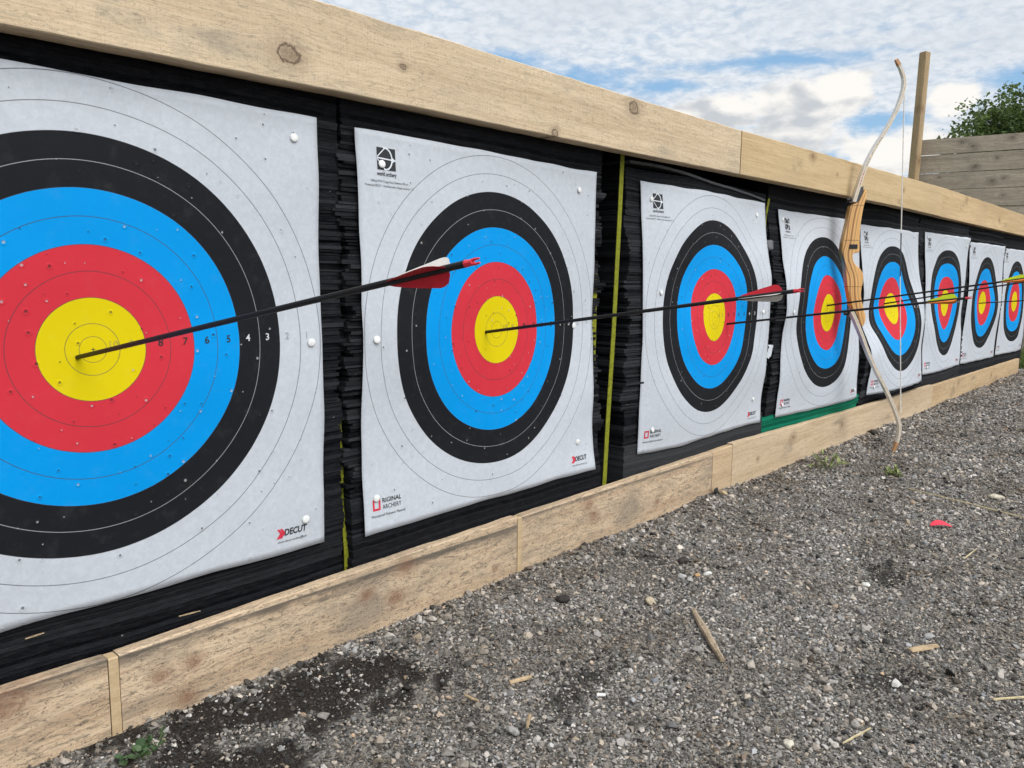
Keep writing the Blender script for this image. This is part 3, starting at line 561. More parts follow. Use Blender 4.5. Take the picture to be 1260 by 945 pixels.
for i in range(1, 9):
    root = empty('target_face', W(XC[i], 0, ZC[i]), FLAB[i], 'target face', 'paper target faces')
    n = 64; V, F, UV = [], [], []
    hl, hr_ = (40.5, 40.5) if i == 2 else (41., 41.)
    if i == 1: hl = hr_ = 41.3
    rr_ = RR.get(i, [0, 8, 16, 24, 32, 40])
    for j in range(n+1):
        for k in range(n+1):
            u = -hl+(hl+hr_)*k/n; v = -41+82*j/n
            e = .4*noise.noise(Vector((v*.09, i*3., 1.)))
            ue = u + (e if k in (0, n) else 0); ve = v + (.45*noise.noise(Vector((u*.08, i*5., 2.))) if j in (0, n) else 0)
            V.append(place(i, ue, ve, 0)-root.location)
            r_ = math.hypot(u, v); s_ = np.interp(r_, rr_, [0, 8, 16, 24, 32, 40])/r_ if r_ > 1e-6 else 1
            if r_ > rr_[-1]: s_ = 40/rr_[-1]
            UV.append((u*s_*.01, v*s_*.01))
    for j in range(n):
        for k in range(n): F.append((j*(n+1)+k, j*(n+1)+k+1, (j+1)*(n+1)+k+1, (j+1)*(n+1)+k))
    o = mesh_obj('paper_sheet', V, F, mf, root, smooth=True)
    ul = o.data.uv_layers.new(name='rings')
    li = np.zeros(len(o.data.loops), int); o.data.loops.foreach_get('vertex_index', li); ul.data.foreach_set('uv', np.array(UV)[li].ravel())
    so_ = o.modifiers.new('thick', 'SOLIDIFY'); so_.thickness = .0009; so_.offset = 1 if False else -1
    for t, u, ink in (('10', 3., 3), ('9', 5.8, 3), ('8', 10.4, 0), ('7', 14.5, 0), ('6', 18.3, 0), ('5', 22.3, 0), ('4', 26.1, 1), ('3', 30., 1), ('2', 34, 2), ('1', 38, 2)):
        p = Print(i); p.text(t, u, .55, 1.75, 0, bold=.012); p.build('score_number', [(INK, INKW, INKG, INKY)[ink]], root)
    q = Print(i)   # the archery federation's square mark and the small print under it
    q.rect(-35.6, 33.5, -30.9, 37.9, 0)
    arc = [(-33.55+math.cos(a_)*1.75, 35.75+math.sin(a_)*2.15) for a_ in np.linspace(1.75, -1.75, 12)]
    q.line(arc, .32, 1); q.line([(-33.6, 37.8), (-35.55, 36.0)], .2, 1); q.line([(-35.55, 35.6), (-33.7, 33.65)], .2, 1)
    q.line([(-35.5, 35.8), (-31.0, 35.6)], .26, 1); q.line([(-31.9, 36.1), (-31.1, 35.6), (-31.9, 35.15)], .22, 1)
    q.text('world archery', -33.3, 32.7, 1.15, 0, bold=.02, width=5.0)
    q.text('Official FITA Target Face Outdoor 80 cm', -32.6, 31.2, .62, 0, width=9.5); q.text('Printed by DECUT - World Archery Target Licence n\u00b0 12', -32.6, 30.3, .62, 0, width=12.5)
    q.build('federation_mark', [INK, INKP], root)
    q = Print(i)
    for a_, c_ in (((-38.3, -35.9), (-36.3, -36.35)), ((-36.75, -36.3), (-36.3, -34.0)), ((-36.3, -34.45), (-38.3, -34.0)), ((-38.3, -34.4), (-37.85, -36.3))):
        q.rect(min(a_[0], c_[0]), min(a_[1], c_[1]), max(a_[0], c_[0]), max(a_[1], c_[1]), 1, n=1)
    q.text('RIGINAL', -33.3, -34.5, 1.35, 0, bold=.015, width=5.0); q.text('ARCHERY', -33.3, -35.9, 1.35, 0, width=5.0); q.text('Waterproof Polyester Material', -34.3, -37.5, .8, 0, width=9.)
    q.build('maker_mark', [INK, INKR], root)
    q = Print(i)
    for du in (0, .6): q.poly([(30.7+du, -36.0), (31.15+du, -36.0), (31.9+du, -36.9), (31.1+du, -37.9), (30.5+du, -37.9), (31.3+du, -36.9)], 1)
    q.text('DECUT', 34.6, -36.95, 1.75, 0, bold=.03, shear=.15, width=5.0); q.text('www.decut-archery.com', 34, -38.6, .62, 0, width=6.4)
    q.build('printer_mark', [INK, INKR], root)

# round white pins that hold the paper
PIN = plain('pin_plastic', (.78, .77, .74), .35, .5, .06)
PINS = {1: [(36.4, 36.6), (38.9, -.9), (36.9, -35.3), (-37, 36.5), (-36.6, -36)], 2: [(-34.5, 34.6), (33, 35.6), (-37.3, -.5), (32.1, -.3), (-37.3, -33.7), (33.5, -32.3)],
        3: [(-36.3, 36.1), (34.2, 36.1), (-33, 8.4), (-35, -33.9), (34, -31.4), (36, 1.)], 4: [(-37.6, 37.2), (-35.4, 1), (-36.5, -36.3), (37, -36.9), (36.5, 35.5)],
        5: [(-35.5, 36.3), (33.5, 38.2), (-35, -37.5), (37, -36)], 6: [(-36.8, 38), (35, 35.5), (-34.8, -37), (35, -36.5)], 7: [(-36, 36.8), (2.5, 38.2), (35.5, 36.5), (-37, -33), (35.4, -35.5)], 8: [(-38, 38), (35, 36), (-37, -36), (37, -34.5)]}
bm = bmesh.new(); prof = [(0, 1.02), (.35, 1.0), (.62, .9), (.78, .66), (.8, .4), (.76, .2), (.45, .1), (.16, .05), (.12, -2.4), (0, -2.6)]
rows = [[bm.verts.new((r_*.01*math.cos(a_), -y_*.01*.42, r_*.01*math.sin(a_))) for a_ in np.linspace(0, 2*math.pi, 18, endpoint=False)] if r_ else [bm.verts.new((0, -y_*.01*.42, 0))] for r_, y_ in prof]
for A, B in zip(rows, rows[1:]):
    for k in range(18):
        if len(A) == 1: bm.faces.new((A[0], B[k], B[(k+1) % 18]))
        elif len(B) == 1: bm.faces.new((A[k], B[0], A[(k+1) % 18]))
        else: bm.faces.new((A[k], B[k], B[(k+1) % 18], A[(k+1) % 18]))
bmesh.ops.recalc_face_normals(bm, faces=bm.faces)
pin0 = bm_obj('pin', bm, PIN, smooth=True); first = True
for i, lst in PINS.items():
    for u, v in lst:
        vert = 'upper' if v > 25 else ('lower' if v < -25 else 'middle'); hor = 'left' if u < -20 else ('right' if u > 20 else 'centre')
        pos = f'{vert} {hor} corner' if vert != 'middle' and hor != 'centre' else ('top middle' if hor == 'centre' else f'middle of the {hor} side')
        o = pin0 if first else pin0.copy()
        if not first: C.objects.link(o)
        first = False
        o.location = place(i, u, v, .02); o.rotation_euler = (random.uniform(-.15, .15), 0, random.uniform(-.15, .15))
        tag(o, f'white pin at the {pos} of the {FSHORT[i]}', 'pin', 'white pins holding the target faces')

# ------------------------------------------------------------------ arrows
SHAFT, nt, b = material('carbon_shaft', .45, .3)
n = nt.noise(nt.new('ShaderNodeTexCoord').outputs['Object'], 300., 3, .6); nt.put(b.inputs['Base Color'], nt.mix(n, (.005, .005, .006), (.016, .016, .017)))
VRED = plain('red_vane', (.55, .016, .03), .5, .3, .1); VWHT = plain('white_vane', (.66, .63, .58), .5, .3, .08); VYEL = plain('lime_vane', (.58, .72, .02), .5, .3, .08); VORA = plain('orange_vane', (.80, .22, .04), .5, .3, .08)
NRED = plain('red_nock', (.68, .03, .05), .3, .5, .08)
def arrow(tip, end, length, vanes, nock, label, roll, printed=None):
    a, b_ = W(*tip), W(*end); d = (b_-a).normalized(); a2 = a - d*.05; tail = a + d*length*.01
    root = empty('arrow', a, label, 'arrow', 'arrows stuck in the targets')
    s_ = d.cross(Vector((0, 0, 1))).normalized(); t_ = s_.cross(d)
    loc = lambda s, r=0, q=0: (tail - d*(s*.01) + (s_*math.cos(q)+t_*math.sin(q))*(r*.01)) - a
    V, F = tube([a2-a, loc(1.7)], .0036, 12); mesh_obj('shaft', V, F, SHAFT, root, smooth=False)
    V, F = tube([loc(2.0), loc(1.69), loc(1.55), loc(1.2), loc(.8)], [.0026, .0038, .0037, .0032, .0031], 10)
    for q in (0, math.pi):   # the two ears of the nock
        V2, F2 = tube([loc(.9, .2, q+math.pi/2), loc(.45, .22, q+math.pi/2), loc(0, .2, q+math.pi/2)], [.0016, .0014, .0010], 6)
        F += [tuple(len(V)+k for k in f) for f in F2]; V += V2
    mesh_obj('nock', V, F, nock, root)
    for k, mat in enumerate(vanes):
        q = roll + k*2*math.pi/3; V, F = [], []; m_ = 14
        side = Vector((0, 0, 0)) + (s_*(-math.sin(q))+t_*math.cos(q))*.00022
        for j in range(m_+1):
            u = j/m_; s = 3.9 + 8.0*(1-u)      # u=0 front end, u=1 rear
            h = 1.6*(u**.8)*1.02 if u < .8 else 1.6*(.8**.8)*1.02*math.sqrt(max(1-((u-.8)/.2)**2*.96, 0))
            cv = .12*math.sin(u*3.)             # slight helical curl
            lo, hi = loc(s, .33, q), loc(s, .33+h+.05, q+cv*.5)
            V += [lo-side, hi-side*.5, hi+side*.5, lo+side]
        for j in range(m_):
            for c in range(4): F.append((j*4+c, (j+1)*4+c, (j+1)*4+(c+1) % 4, j*4+(c+1) % 4))
        F += [(0, 1, 2, 3), (m_*4+3, m_*4+2, m_*4+1, m_*4)]
        mesh_obj('vane', V, F, mat, root)
    if printed:
        V, F = [], []; r_ = random.Random(int(length*10+tip[0])); s = printed[0]
        while s < printed[1]:
            w = r_.uniform(.25, .9)
            if r_.random() < .75:
                q0 = math.pi*.5+.25; base = len(V)
                for q in np.linspace(q0, q0+1.1, 4): V += [loc(s, .347, q), loc(s+w, .347, q)]
                for c in range(3): F.append((base+c*2, base+c*2+1, base+c*2+3, base+c*2+2))
            s += w+r_.uniform(.12, .4)
        mesh_obj('shaft_print', V, F, printed[2], root)
    return root
GREYP = plain('grey_print', (.10, .10, .10), .5); WP = plain('white_print', (.7, .7, .7), .5)
arrow((-2.6, 0, 3.5), (5.4, -78.3, 17.8), 80.0, (VWHT, VRED, VRED), NRED, 'black arrow with white and red vanes stuck in the yellow centre of the largest face', 2.25, (22, 38, GREYP))
arrow((86.3, 0, 3.6), (86.3, -75.9, 14.9), 76.7, (VRED, VWHT, VWHT), NRED, 'black arrow with red vane above white vane, nock in front of the third face', 1.9)
arrow((205.4, 0, 1.4), (205.4, -75.8, 12.5), 76.6, (VYEL, VORA, VORA), NRED, 'black arrow with lime and orange vanes and red nock, passing in front of the riser', 1.75, (38, 50, WP))
arrow((293.7, 0, 6.1), (293.7, -67.4, 17.5), 78.5, (VYEL, VORA, VORA), NRED, 'upper arrow crossing the riser, its lime and orange vanes at the right edge', 1.75, (17, 32, WP))
arrow((382.6, 0, 6.2), (382.6, -58.3, 17.5), 77, (VYEL, VORA, VORA), NRED, 'thin black arrow stuck in the warped face behind the bowstring', 1.75, (22, 34, WP))
arrow((588, 0, 3.2), (588, -58.3, 8.8), 77, (VYEL, VORA, VORA), NRED, 'short looking arrow in the yellow of the second farthest face', 1.75)

# ------------------------------------------------------------------ the recurve bow leaning against the top board
bow = empty('recurve_bow', W(303, -5, GZ), 'wooden recurve bow with white limbs standing upright against the top board', 'bow', rot=(0, 0, math.radians(38)))
BP = lambda x, y, z: Vector((x*.01, y*.01, (z-GZ)*.01))   # bow's own frame: y towards its back
mr, nt, b = material('riser_wood', .35, .45)
co = nt.new('ShaderNodeTexCoord').outputs['Object']; x_, y_, z_ = nt.sep(co)
wv = nt.noise(nt.mul(co, (6, 10, 3.)), 1., 3, .5)
fc = nt.new('ShaderNodeFloatCurve'); cv_ = fc.mapping.curves[0]      # the laminations follow the riser's sweep
pts_ = [(-2.5, -8.4), (5, -6.0), (12, -4.5), (17, -4.1), (23, -2.2), (28, -.8), (34, -1.5), (41, -2.0), (48, -3.0), (56, -5.9)]
for k in range(len(pts_)-2): cv_.points.new(.5, .5)
for k, (zq, yq) in enumerate(pts_): cv_.points[k].location = ((zq+3)/60., (yq+10)/12.)
fc.mapping.update()
nt.put(fc.inputs['Value'], nt.m('MULTIPLY', nt.m('SUBTRACT', z_, .54), 1/.6))
q_ = nt.m('SUBTRACT', nt.m('MULTIPLY', y_, 100.), nt.m('SUBTRACT', nt.m('MULTIPLY', fc.outputs[0], 12.), 10.))
q_ = nt.m('ADD', q_, nt.m('ADD', nt.m('MULTIPLY', nt.m('SUBTRACT', wv, .5), 1.2), nt.m('MULTIPLY', x_, 25.)))
def stripe(c, w): return nt.ss(nt.m('ABSOLUTE', nt.m('SUBTRACT', q_, c)), w, w*.5)
st = nt.m('MAXIMUM', nt.m('MAXIMUM', stripe(-.45, .5), stripe(1.5, .42)), nt.m('MAXIMUM', nt.m('MULTIPLY', stripe(.5, .16), .5), nt.m('MULTIPLY', stripe(-1.9, .3), .6)))
gr_ = nt.noise(nt.mul(co, (200, 200, 8.)), 1., 4, .65)
col = nt.mix(nt.ss(gr_, .3, .7), (.86, .50, .185), (.72, .37, .115)); col = nt.mix(nt.m('MULTIPLY', st, .8), col, (.26, .105, .04))
nt.put(b.inputs['Base Color'], col); b.inputs['Coat Weight'].default_value = .25; b.inputs['Coat Roughness'].default_value = .2
RIS = [(-6.6, 55.1), (-6.7, 52.6), (-5.6, 47.6), (-4.9, 40.0), (-5.0, 34.0), (-5.3, 29.9), (-5.2, 29.0), (-2.7, 28.8), (-2.7, 27.0), (-3.4, 24.6), (-5.9, 22.5), (-7.5, 20.1), (-7.8, 17.2), (-7.1, 13.5), (-7.2, 10.0), (-8.8, 5.1), (-10.0, 1.3), (-9.2, -2.2),
       (-7.7, -2.5), (-6.0, 3.2), (-3.3, 6.1), (-2.7, 8.7), (-1.7, 12.6), (-0.6, 17.7), (0.2, 24.2), (1.5, 27.7), (2.1, 29.4), (1.9, 34.1), (0.7, 40.4), (0.0, 46.8), (-0.6, 49.2), (-3.2, 49.7), (-4.4, 52.2), (-5.8, 55.6)]
def smooth_poly(p, it=1):
    for _ in range(it):
        q = []
        for a, c in zip(p, p[1:]+p[:1]): q += [(a[0]*.75+c[0]*.25, a[1]*.75+c[1]*.25), (a[0]*.25+c[0]*.75, a[1]*.25+c[1]*.75)]
        p = q
    return p
RISs = smooth_poly(RIS, 1)
def prism(name, poly, w, mat, parent, bev=.004):
    bm = bmesh.new(); A = [bm.verts.new(BP(-w/2, y, z)) for y, z in poly]; B = [bm.verts.new(BP(w/2, y, z)) for y, z in poly]; n = len(poly)
    bm.faces.new(A); bm.faces.new(B[::-1])
    for k in range(n): bm.faces.new((A[k], B[k], B[(k+1) % n], A[(k+1) % n]))
    bmesh.ops.recalc_face_normals(bm, faces=bm.faces)
    o = bm_obj(name, bm, mat, parent)
    if bev:
        m = o.modifiers.new('round', 'BEVEL'); m.width = bev; m.segments = 3; m.limit_method = 'ANGLE'; m.angle_limit = math.radians(50)
    return o
ris = prism('riser', RISs, 4.5, mr, bow, .009)
for zz in (48.8, 34.2, 14.6):   # dark glue lines across the wood
    ys_ = [y for y, z in RIS if abs(z-zz) < 6]
    bm = bmesh.new(); bm_box(bm, -.0227, .0227, 0, (max(ys_)-min(ys_)-1.2)*.01, -.0009, .0009)
    bm_obj('glue_line', bm, plain('glue', (.10, .045, .02), .6), ris, loc=BP(0, min(ys_)+.6, zz))
DK = plain('dark_laminate', (.075, .072, .07), .45, .4, .1); BLKP = plain('black_fitting', (.012, .012, .013), .4, .5, .1)
LIMB, nt, b = material('limb_fibreglass', .3, .5)
co = nt.new('ShaderNodeTexCoord').outputs['Object']; n = nt.noise(nt.mul(co, (60, 60, 4)), 1., 3, .6)
nt.put(b.inputs['Base Color'], nt.mix(n, (.76, .72, .65), (.68, .63, .55)))
LCORE = plain('limb_core', (.70, .56, .40), .5, .3, .12, 50)
def limb(pts, w0, w1, t0, t1, label):
    P_ = [Vector((0, y, z)) for y, z in pts]; q = []
    for k in range(len(P_)-1):      # Catmull-Rom
        a, b_, c, d = P_[max(k-1, 0)], P_[k], P_[k+1], P_[min(k+2, len(P_)-1)]
        for j in range(6):
            t = j/6; q.append(.5*(2*b_+(c-a)*t+(2*a-5*b_+4*c-d)*t*t+(3*b_-a-3*c+d)*t**3))
    q.append(P_[-1]); m = len(q)
    def band(off0, off1, name, mat, par, k0=0, k1=m, sc=1.):
        V, F = [], []
        for k in range(k0, k1):
            d = (q[min(k+1, m-1)]-q[max(k-1, 0)]).normalized(); nrm = Vector((0, d.z, -d.y)); nrm = -nrm if nrm.y > 0 else nrm
            u = k/(m-1); w = (w0+(w1-w0)*u**1.3)/2*sc; t = t0+(t1-t0)*u
            if u > .93: w *= 1-.35*(u-.93)/.07
            for sx, o in ((-1, off0), (1, off0), (1, off1), (-1, off1)):
                p = q[k]+nrm*(t*o); V.append(BP(sx*w, p.y, p.z))
        n_ = k1-k0
        for k in range(n_-1):
            for c in range(4): F.append((k*4+c, (k+1)*4+c, (k+1)*4+(c+1) % 4, k*4+(c+1) % 4))
        F += [(0, 1, 2, 3), ((n_-1)*4+3, (n_-1)*4+2, (n_-1)*4+1, (n_-1)*4)]
        return mesh_obj(name, V, F, mat, par)
    o = band(-.5, -.28, 'limb', LIMB, bow); o['label'] = label
    band(-.28, .28, 'limb_core', LCORE, o, sc=.99); band(.28, .5, 'belly_facing', LIMB, o); band(-.62, .62, 'limb_tip', plain('tip_wood', (.50, .26, .12), .5), o, m-5, m, 1.02)
    return o, q
lu, qu = limb([(-1.8, 50.2), (-3.6, 57.3), (-5.8, 65.0), (-8.9, 72.3), (-13.2, 79.9), (-17.0, 88.2), (-19.0, 95.7), (-19.1, 100.2), (-17.5, 104.4), (-15.4, 108.3)], 4.5, 2.0, 1.35, .9, 'upper white limb rising past the top board')
ll, ql = limb([(-3.6, 4.7), (-5.8, 0.7), (-9.0, -6.1), (-11.8, -12.6), (-16.2, -21.3), (-21.2, -30.1), (-25.3, -38.3), (-27.9, -45.1), (-28.0, -50.8), (-26.4, -57.3)], 4.5, 2.0, 1.35, .9, 'lower white limb curving out to the gravel')
prism('limb_pad', [(-2.3, 49.6), (-4.2, 50.0), (-5.4, 53.2), (-5.2, 56.8), (-3.3, 55.2)], 3.6, DK, bow, .001)
prism('limb_pad', [(-4.4, 5.6), (-5.9, 4.2), (-7.6, -1.8), (-8.4, -4.6), (-6.3, .2)], 3.6, DK, bow, .001)
def knob(y, z, r, d):
    V, F = tube([BP(0, y-d*.4, z), BP(0, y, z), BP(0, y+d*.6, z), BP(0, y+d*.7, z)], [r*.008, r*.01, r*.01, r*.007], 12); mesh_obj('limb_bolt', V, F, BLKP, bow)
knob(-.4, 51.2, .9, 2.); knob(-2.6, 3.1, .9, 2.)
bm = bmesh.new(); bm_box(bm, -.0250, -.0220, -.0065, .027, -.010, .009); rest = bm_obj('arrow_rest', bm, BLKP, bow, loc=BP(0, -3.6, 31.6))
mv = rest.modifiers.new('round', 'BEVEL'); mv.width = .001
V, F = tube([BP(0, -19.7, 95.7), BP(0, -22.6, 39.8), BP(0, -23.8, 17.5), BP(0, -28.3, -40)], .0023, 8); st_o = mesh_obj('string', V, F, plain('string', (.74, .70, .62), .7), bow)
for s0, s1, qq in ((94.8, 106.5, qu), (-40., -53.5, ql)):    # string lying along the recurve to the tip
    pts = [p for p in qq if (min(s0, s1) <= p.z <= max(s0, s1))]
    V, F = tube([BP(0, p.y-.42, p.z) for p in pts], .0016, 6); mesh_obj('string_loop', V, F, plain('string', (.74, .70, .62), .7), st_o)
V, F = tube([BP(0, -22.72, 37.5), BP(0, -23.72, 19.2)], .0026, 8); mesh_obj('serving', V, F, plain('serving_thread', (.05, .06, .07), .7), st_o)
V, F = [], []; r_ = random.Random(3)     # faint lettering and a red mark on the upper limb's side
for k in range(6, 22):
    p = qu[k]; d = (qu[k+1]-p).normalized()
    if r_.random() < .7 or k < 11:
        a_, c_ = p+d*.1, p+d*r_.uniform(.5, .9); base = len(V); nrm = Vector((0, d.z, -d.y))*.13; w = 2.3-.95*(k/58)
        V += [BP(-w-.03, (a_-nrm).y, (a_-nrm).z), BP(-w-.03, (c_-nrm).y, (c_-nrm).z), BP(-w-.03, (c_+nrm).y, (c_+nrm).z), BP(-w-.03, (a_+nrm).y, (a_+nrm).z)]; F.append((base, base+1, base+2, base+3))
mp = mesh_obj('limb_print', V, F, INKG, lu); mp.data.materials.append(INKR)
for p in mp.data.polygons[:4]: p.material_index = 1

# ------------------------------------------------------------------ fence, post, tree, grass
wf = dict(light=(.64, .53, .40), dark=(.37, .295, .215), weather=.35, wcol=(.34, .29, .23), kcol=(.10, .07, .05))
fence = empty('fence', W(932, 40, GZ), 'weathered grey plank fence behind the far end of the butts', 'fence')
zt = 174.6; k = 0
while zt > -55:
    h = [16.4, 19.0, 17.6, 18.2][k % 4]; r_ = random.Random(k)
    fm = wood(f'fence_wood_{k}', knots=[(r_.uniform(-.9, .9), r_.uniform(-.05, .05), r_.uniform(.014, .026)) for _ in range(5 if k < 4 else 2)], seed=k*3.3, **wf)
    tilt = .026; bm = bmesh.new(); vs = bm_box(bm, -2.2, 1.035, -.014, .014, -h*.005, h*.005)
    o = bm_obj('fence_board', bm, fm, fence)
    # length along world y: turn the board a quarter and let it sag a little to the right
    o.matrix_basis = Matrix.Translation(W(930+r_.uniform(-.4, .4), 40, zt-h/2-tilt*98)-fence.location) @ Matrix.Rotation(math.pi/2, 4, 'Z') @ Matrix.Rotation(-tilt*1., 4, 'Y')
    zt -= h+[.9, .7, .6, .5][k % 4]; k += 1
for y in (-60, -210):
    bm = bmesh.new(); bm_box(bm, -.05, .05, -.05, .05, 0, 2.2); bm_obj('fence_post', bm, wood('fpost', **wf), fence, loc=W(938, y, GZ)-fence.location)
pw = wood('post_wood', (.52, .37, .21), (.35, .24, .13), [(0.45, -.01, .02), (1.0, .02, .015), (-.4, .0, .016)], weather=.15, wcol=(.2, .16, .11))
bm = bmesh.new(); bm_box(bm, -1.68, 1.6, -.041, .041, -.043, .043); bmesh.ops.bevel(bm, geom=list(bm.edges), offset=.006, segments=2, affect='EDGES')
post = bm_obj('timber_post', bm, pw); post.matrix_world = Matrix.Translation(W(918, 145.5, GZ+163)) @ Matrix.Rotation(math.radians(.9), 4, 'X') @ Matrix.Rotation(math.radians(-20), 4, 'Z') @ Matrix.Rotation(-math.pi/2, 4, 'Y')
tag(post, 'tall square timber post standing at the left end of the grey fence', 'post')

LEAF, nt, b = material('leaf', .55, .3)
at = nt.new('ShaderNodeAttribute', attribute_name='shade').outputs['Fac']
nt.put(b.inputs['Base Color'], nt.mix(at, (.045, .08, .024), (.17, .235, .065)))
tb = nt.new('ShaderNodeBsdfTranslucent'); nt.put(tb.inputs[0], nt.mix(at, (.08, .12, .03), (.20, .27, .07))); mx = nt.new('ShaderNodeMixShader'); mx.inputs[0].default_value = .3
nt.L.new(b.outputs[0], mx.inputs[1]); nt.L.new(tb.outputs[0], mx.inputs[2]); nt.L.new(mx.outputs[0], nt.N['Material Output'].inputs[0])
BARK = plain('bark', (.10, .08, .06), .9, .1, .3, 20., .6)
tree = empty('tree', W(1500, 98, GZ), 'leafy green tree showing over the top of the grey fence', 'tree')
r_ = random.Random(21); V, F = [], []
def add(Vn, Fn):
    global V, F
    F += [tuple(len(V)+k for k in f) for f in Fn]; V += Vn
TB = Vector((0, 0, 0)); add(*tube([TB, Vector((.03, .02, .9)), Vector((-.02, .0, 1.9)), Vector((.02, 0, 3.3))], [.13, .11, .09, .04], 10))
ends = []
for k in range(210):
    q = r_.uniform(0, 6.283); el = r_.uniform(-.15, 1.35); L_ = r_.uniform(.8, 1.85)*(1.0+.12*math.sin(q*3+k))
    p0 = Vector((0, .25, r_.uniform(1.5, 2.75))); d = Vector((math.cos(q)*math.cos(el), math.sin(q)*math.cos(el), math.sin(el)*.95))
    p1 = p0+d*L_*.5+Vector((0, 0, .08)); p2 = p0+d*L_
    add(*tube([p0, p1, p2], [.03, .018, .005], 5, False)); ends.append((p1, p2))
mesh_obj('trunk', V, F, BARK, tree)
V, F, S = [], [], []
for p1, p2 in ends:
    for tw in range(26):
        c = p1.lerp(p2, r_.uniform(.15, 1.12)) + Vector((r_.gauss(0, .13), r_.gauss(0, .13), r_.gauss(0, .11)))
        cl = r_.uniform(.0, .9)
        for lf in range(11):
            p = c+Vector((r_.gauss(0, .065), r_.gauss(0, .065), r_.gauss(0, .06)))
            d = Vector((r_.gauss(0, 1), r_.gauss(0, 1), r_.gauss(-.2, .7))).normalized(); s = d.cross(Vector((r_.gauss(0, 1), r_.gauss(0, 1), r_.gauss(0, 1)))).normalized()
            l = r_.uniform(.04, .085); w = l*.36; base = len(V); up = d.cross(s)*w*.35
            V += [p-d*l*.5, p+s*w+up, p+d*l*.5, p-s*w+up]; F += [(base, base+1, base+2), (base, base+2, base+3)]; S += [min(max(cl*.6+r_.random()*.4, 0), 1)]*2
cr_ = mesh_obj('crown', V, F, LEAF, tree); at = cr_.data.attributes.new('shade', 'FLOAT', 'FACE'); at.data.foreach_set('value', S)

GRASS, nt, b = material('grass_blade', .6, .25)
at = nt.new('ShaderNodeAttribute', attribute_name='shade').outputs['Fac']; nt.put(b.inputs['Base Color'], nt.mix(at, (.05, .085, .018), (.17, .21, .05)))
def blades(name, n, pos, hgt, wid, seed, parent=None, mat=GRASS, loc=Vector((0, 0, 0)), lean=.5):
    r_ = random.Random(seed); V, F, S = [], [], []
    for _ in range(n):
        p = pos(r_)-loc; h = r_.uniform(*hgt); q = r_.uniform(0, 6.283); d = Vector((math.cos(q), math.sin(q), 0)); s = Vector((-d.y, d.x, 0))*wid
        ln = r_.uniform(.1, lean)*h; base = len(V); sh = r_.random()
        V += [p-s, p+s, p+d*ln*.35+Vector((0, 0, h*.6))+s*.7, p+d*ln*.35+Vector((0, 0, h*.6))-s*.7, p+d*ln+Vector((0, 0, h*(1-.25*lean)))]
        F += [(base, base+1, base+2, base+3), (base+3, base+2, base+4)]; S += [sh, sh]
    o = mesh_obj(name, V, F, mat, parent, loc=loc); a_ = o.data.attributes.new('shade', 'FLOAT', 'FACE'); a_.data.foreach_set('value', S); return o
def gp(x0, x1, y0, y1): return lambda r_: (lambda x, y: W(x, y, gheight(x, y)-.3))(r_.uniform(x0, x1), r_.uniform(y0, y1))
tag(blades('grass', 16000, gp(752, 926, -75, 140), (.03, .16), .0022, 5), 'patch of rough green grass beyond the end of the boards', 'grass', kind='stuff')

# ------------------------------------------------------------------ weeds and things lying on the gravel
def sprig(x, y, n, size, seed, label, narrow=.3, col=None):
    r_ = random.Random(seed); base = W(x, y, gheight(x, y)); root = empty('weed', base, label, 'weed')
    Vs, Fs, V, F, S = [], [], [], [], []
    for k in range(n):
        q = r_.uniform(0, 6.283); el = r_.uniform(.15, 1.1); L_ = size*.01*r_.uniform(.5, 1)
        d = Vector((math.cos(q)*math.cos(el), math.sin(q)*math.cos(el), math.sin(el))); e = d*L_; mid = d*L_*.5+Vector((0, 0, L_*.14))
        a, b_ = tube([Vector((0, 0, -.004)), mid, e], [.0008, .0006, .0004], 5, False); Fs += [tuple(len(Vs)+j for j in f) for f in b_]; Vs += a
        for t in (.45, .65, .8, .95, 1.):
            p = mid*(2*t*(1-t))*1.0+e*t*t if t < 1 else e
            dd = (d*.6+Vector((r_.gauss(0, .6), r_.gauss(0, .6), r_.gauss(.1, .3)))).normalized(); s = dd.cross(Vector((0, 0, 1))).normalized(); l = size*.0042*r_.uniform(.6, 1.15); w = l*narrow
            up = Vector((0, 0, w*.5)); bb = len(V)
            V += [p, p+dd*l*.35+s*w+up, p+dd*l*.7+s*w*.8+up, p+dd*l, p+dd*l*.7-s*w*.8+up, p+dd*l*.35-s*w+up, p+dd*l*.5]; sh = r_.random()
            F += [(bb, bb+1, bb+6), (bb+1, bb+2, bb+6), (bb+2, bb+3, bb+6), (bb+3, bb+4, bb+6), (bb+4, bb+5, bb+6), (bb+5, bb, bb+6)]; S += [sh]*6
    mesh_obj('stem', Vs, Fs, plain('weed_stem', (.10, .13, .04), .6), root)
    o = mesh_obj('leaves', V, F, col or GRASS, root); a_ = o.data.attributes.new('shade', 'FLOAT', 'FACE'); a_.data.foreach_set('value', S)
WEEDG, nt, b = material('weed_leaf', .5, .3); at = nt.new('ShaderNodeAttribute', attribute_name='shade').outputs['Fac']; nt.put(b.inputs['Base Color'], nt.mix(at, (.028, .06, .02), (.065, .11, .038)))
PALEG, nt, b = material('pale_weed_leaf', .6, .3); at = nt.new('ShaderNodeAttribute', attribute_name='shade').outputs['Fac']; nt.put(b.inputs['Base Color'], nt.mix(at, (.16, .20, .06), (.32, .35, .13)))
sprig(-1.2, -13.4, 6, 3.6, 4, 'small broad-leaved green weed at the foot of the stained foot board', .42, WEEDG)
sprig(1.6, -11.8, 3, 2.8, 14, 'thin green sprout just right of the broad-leaved weed', .2, WEEDG)
sprig(263, -17.5, 13, 7.5, 6, 'pale green straggly weed on the gravel near the lower bow tip', .13, PALEG)
sprig(270, -40, 16, 4, 8, 'low yellowish tuft of weed in the open gravel', .25, PALEG)

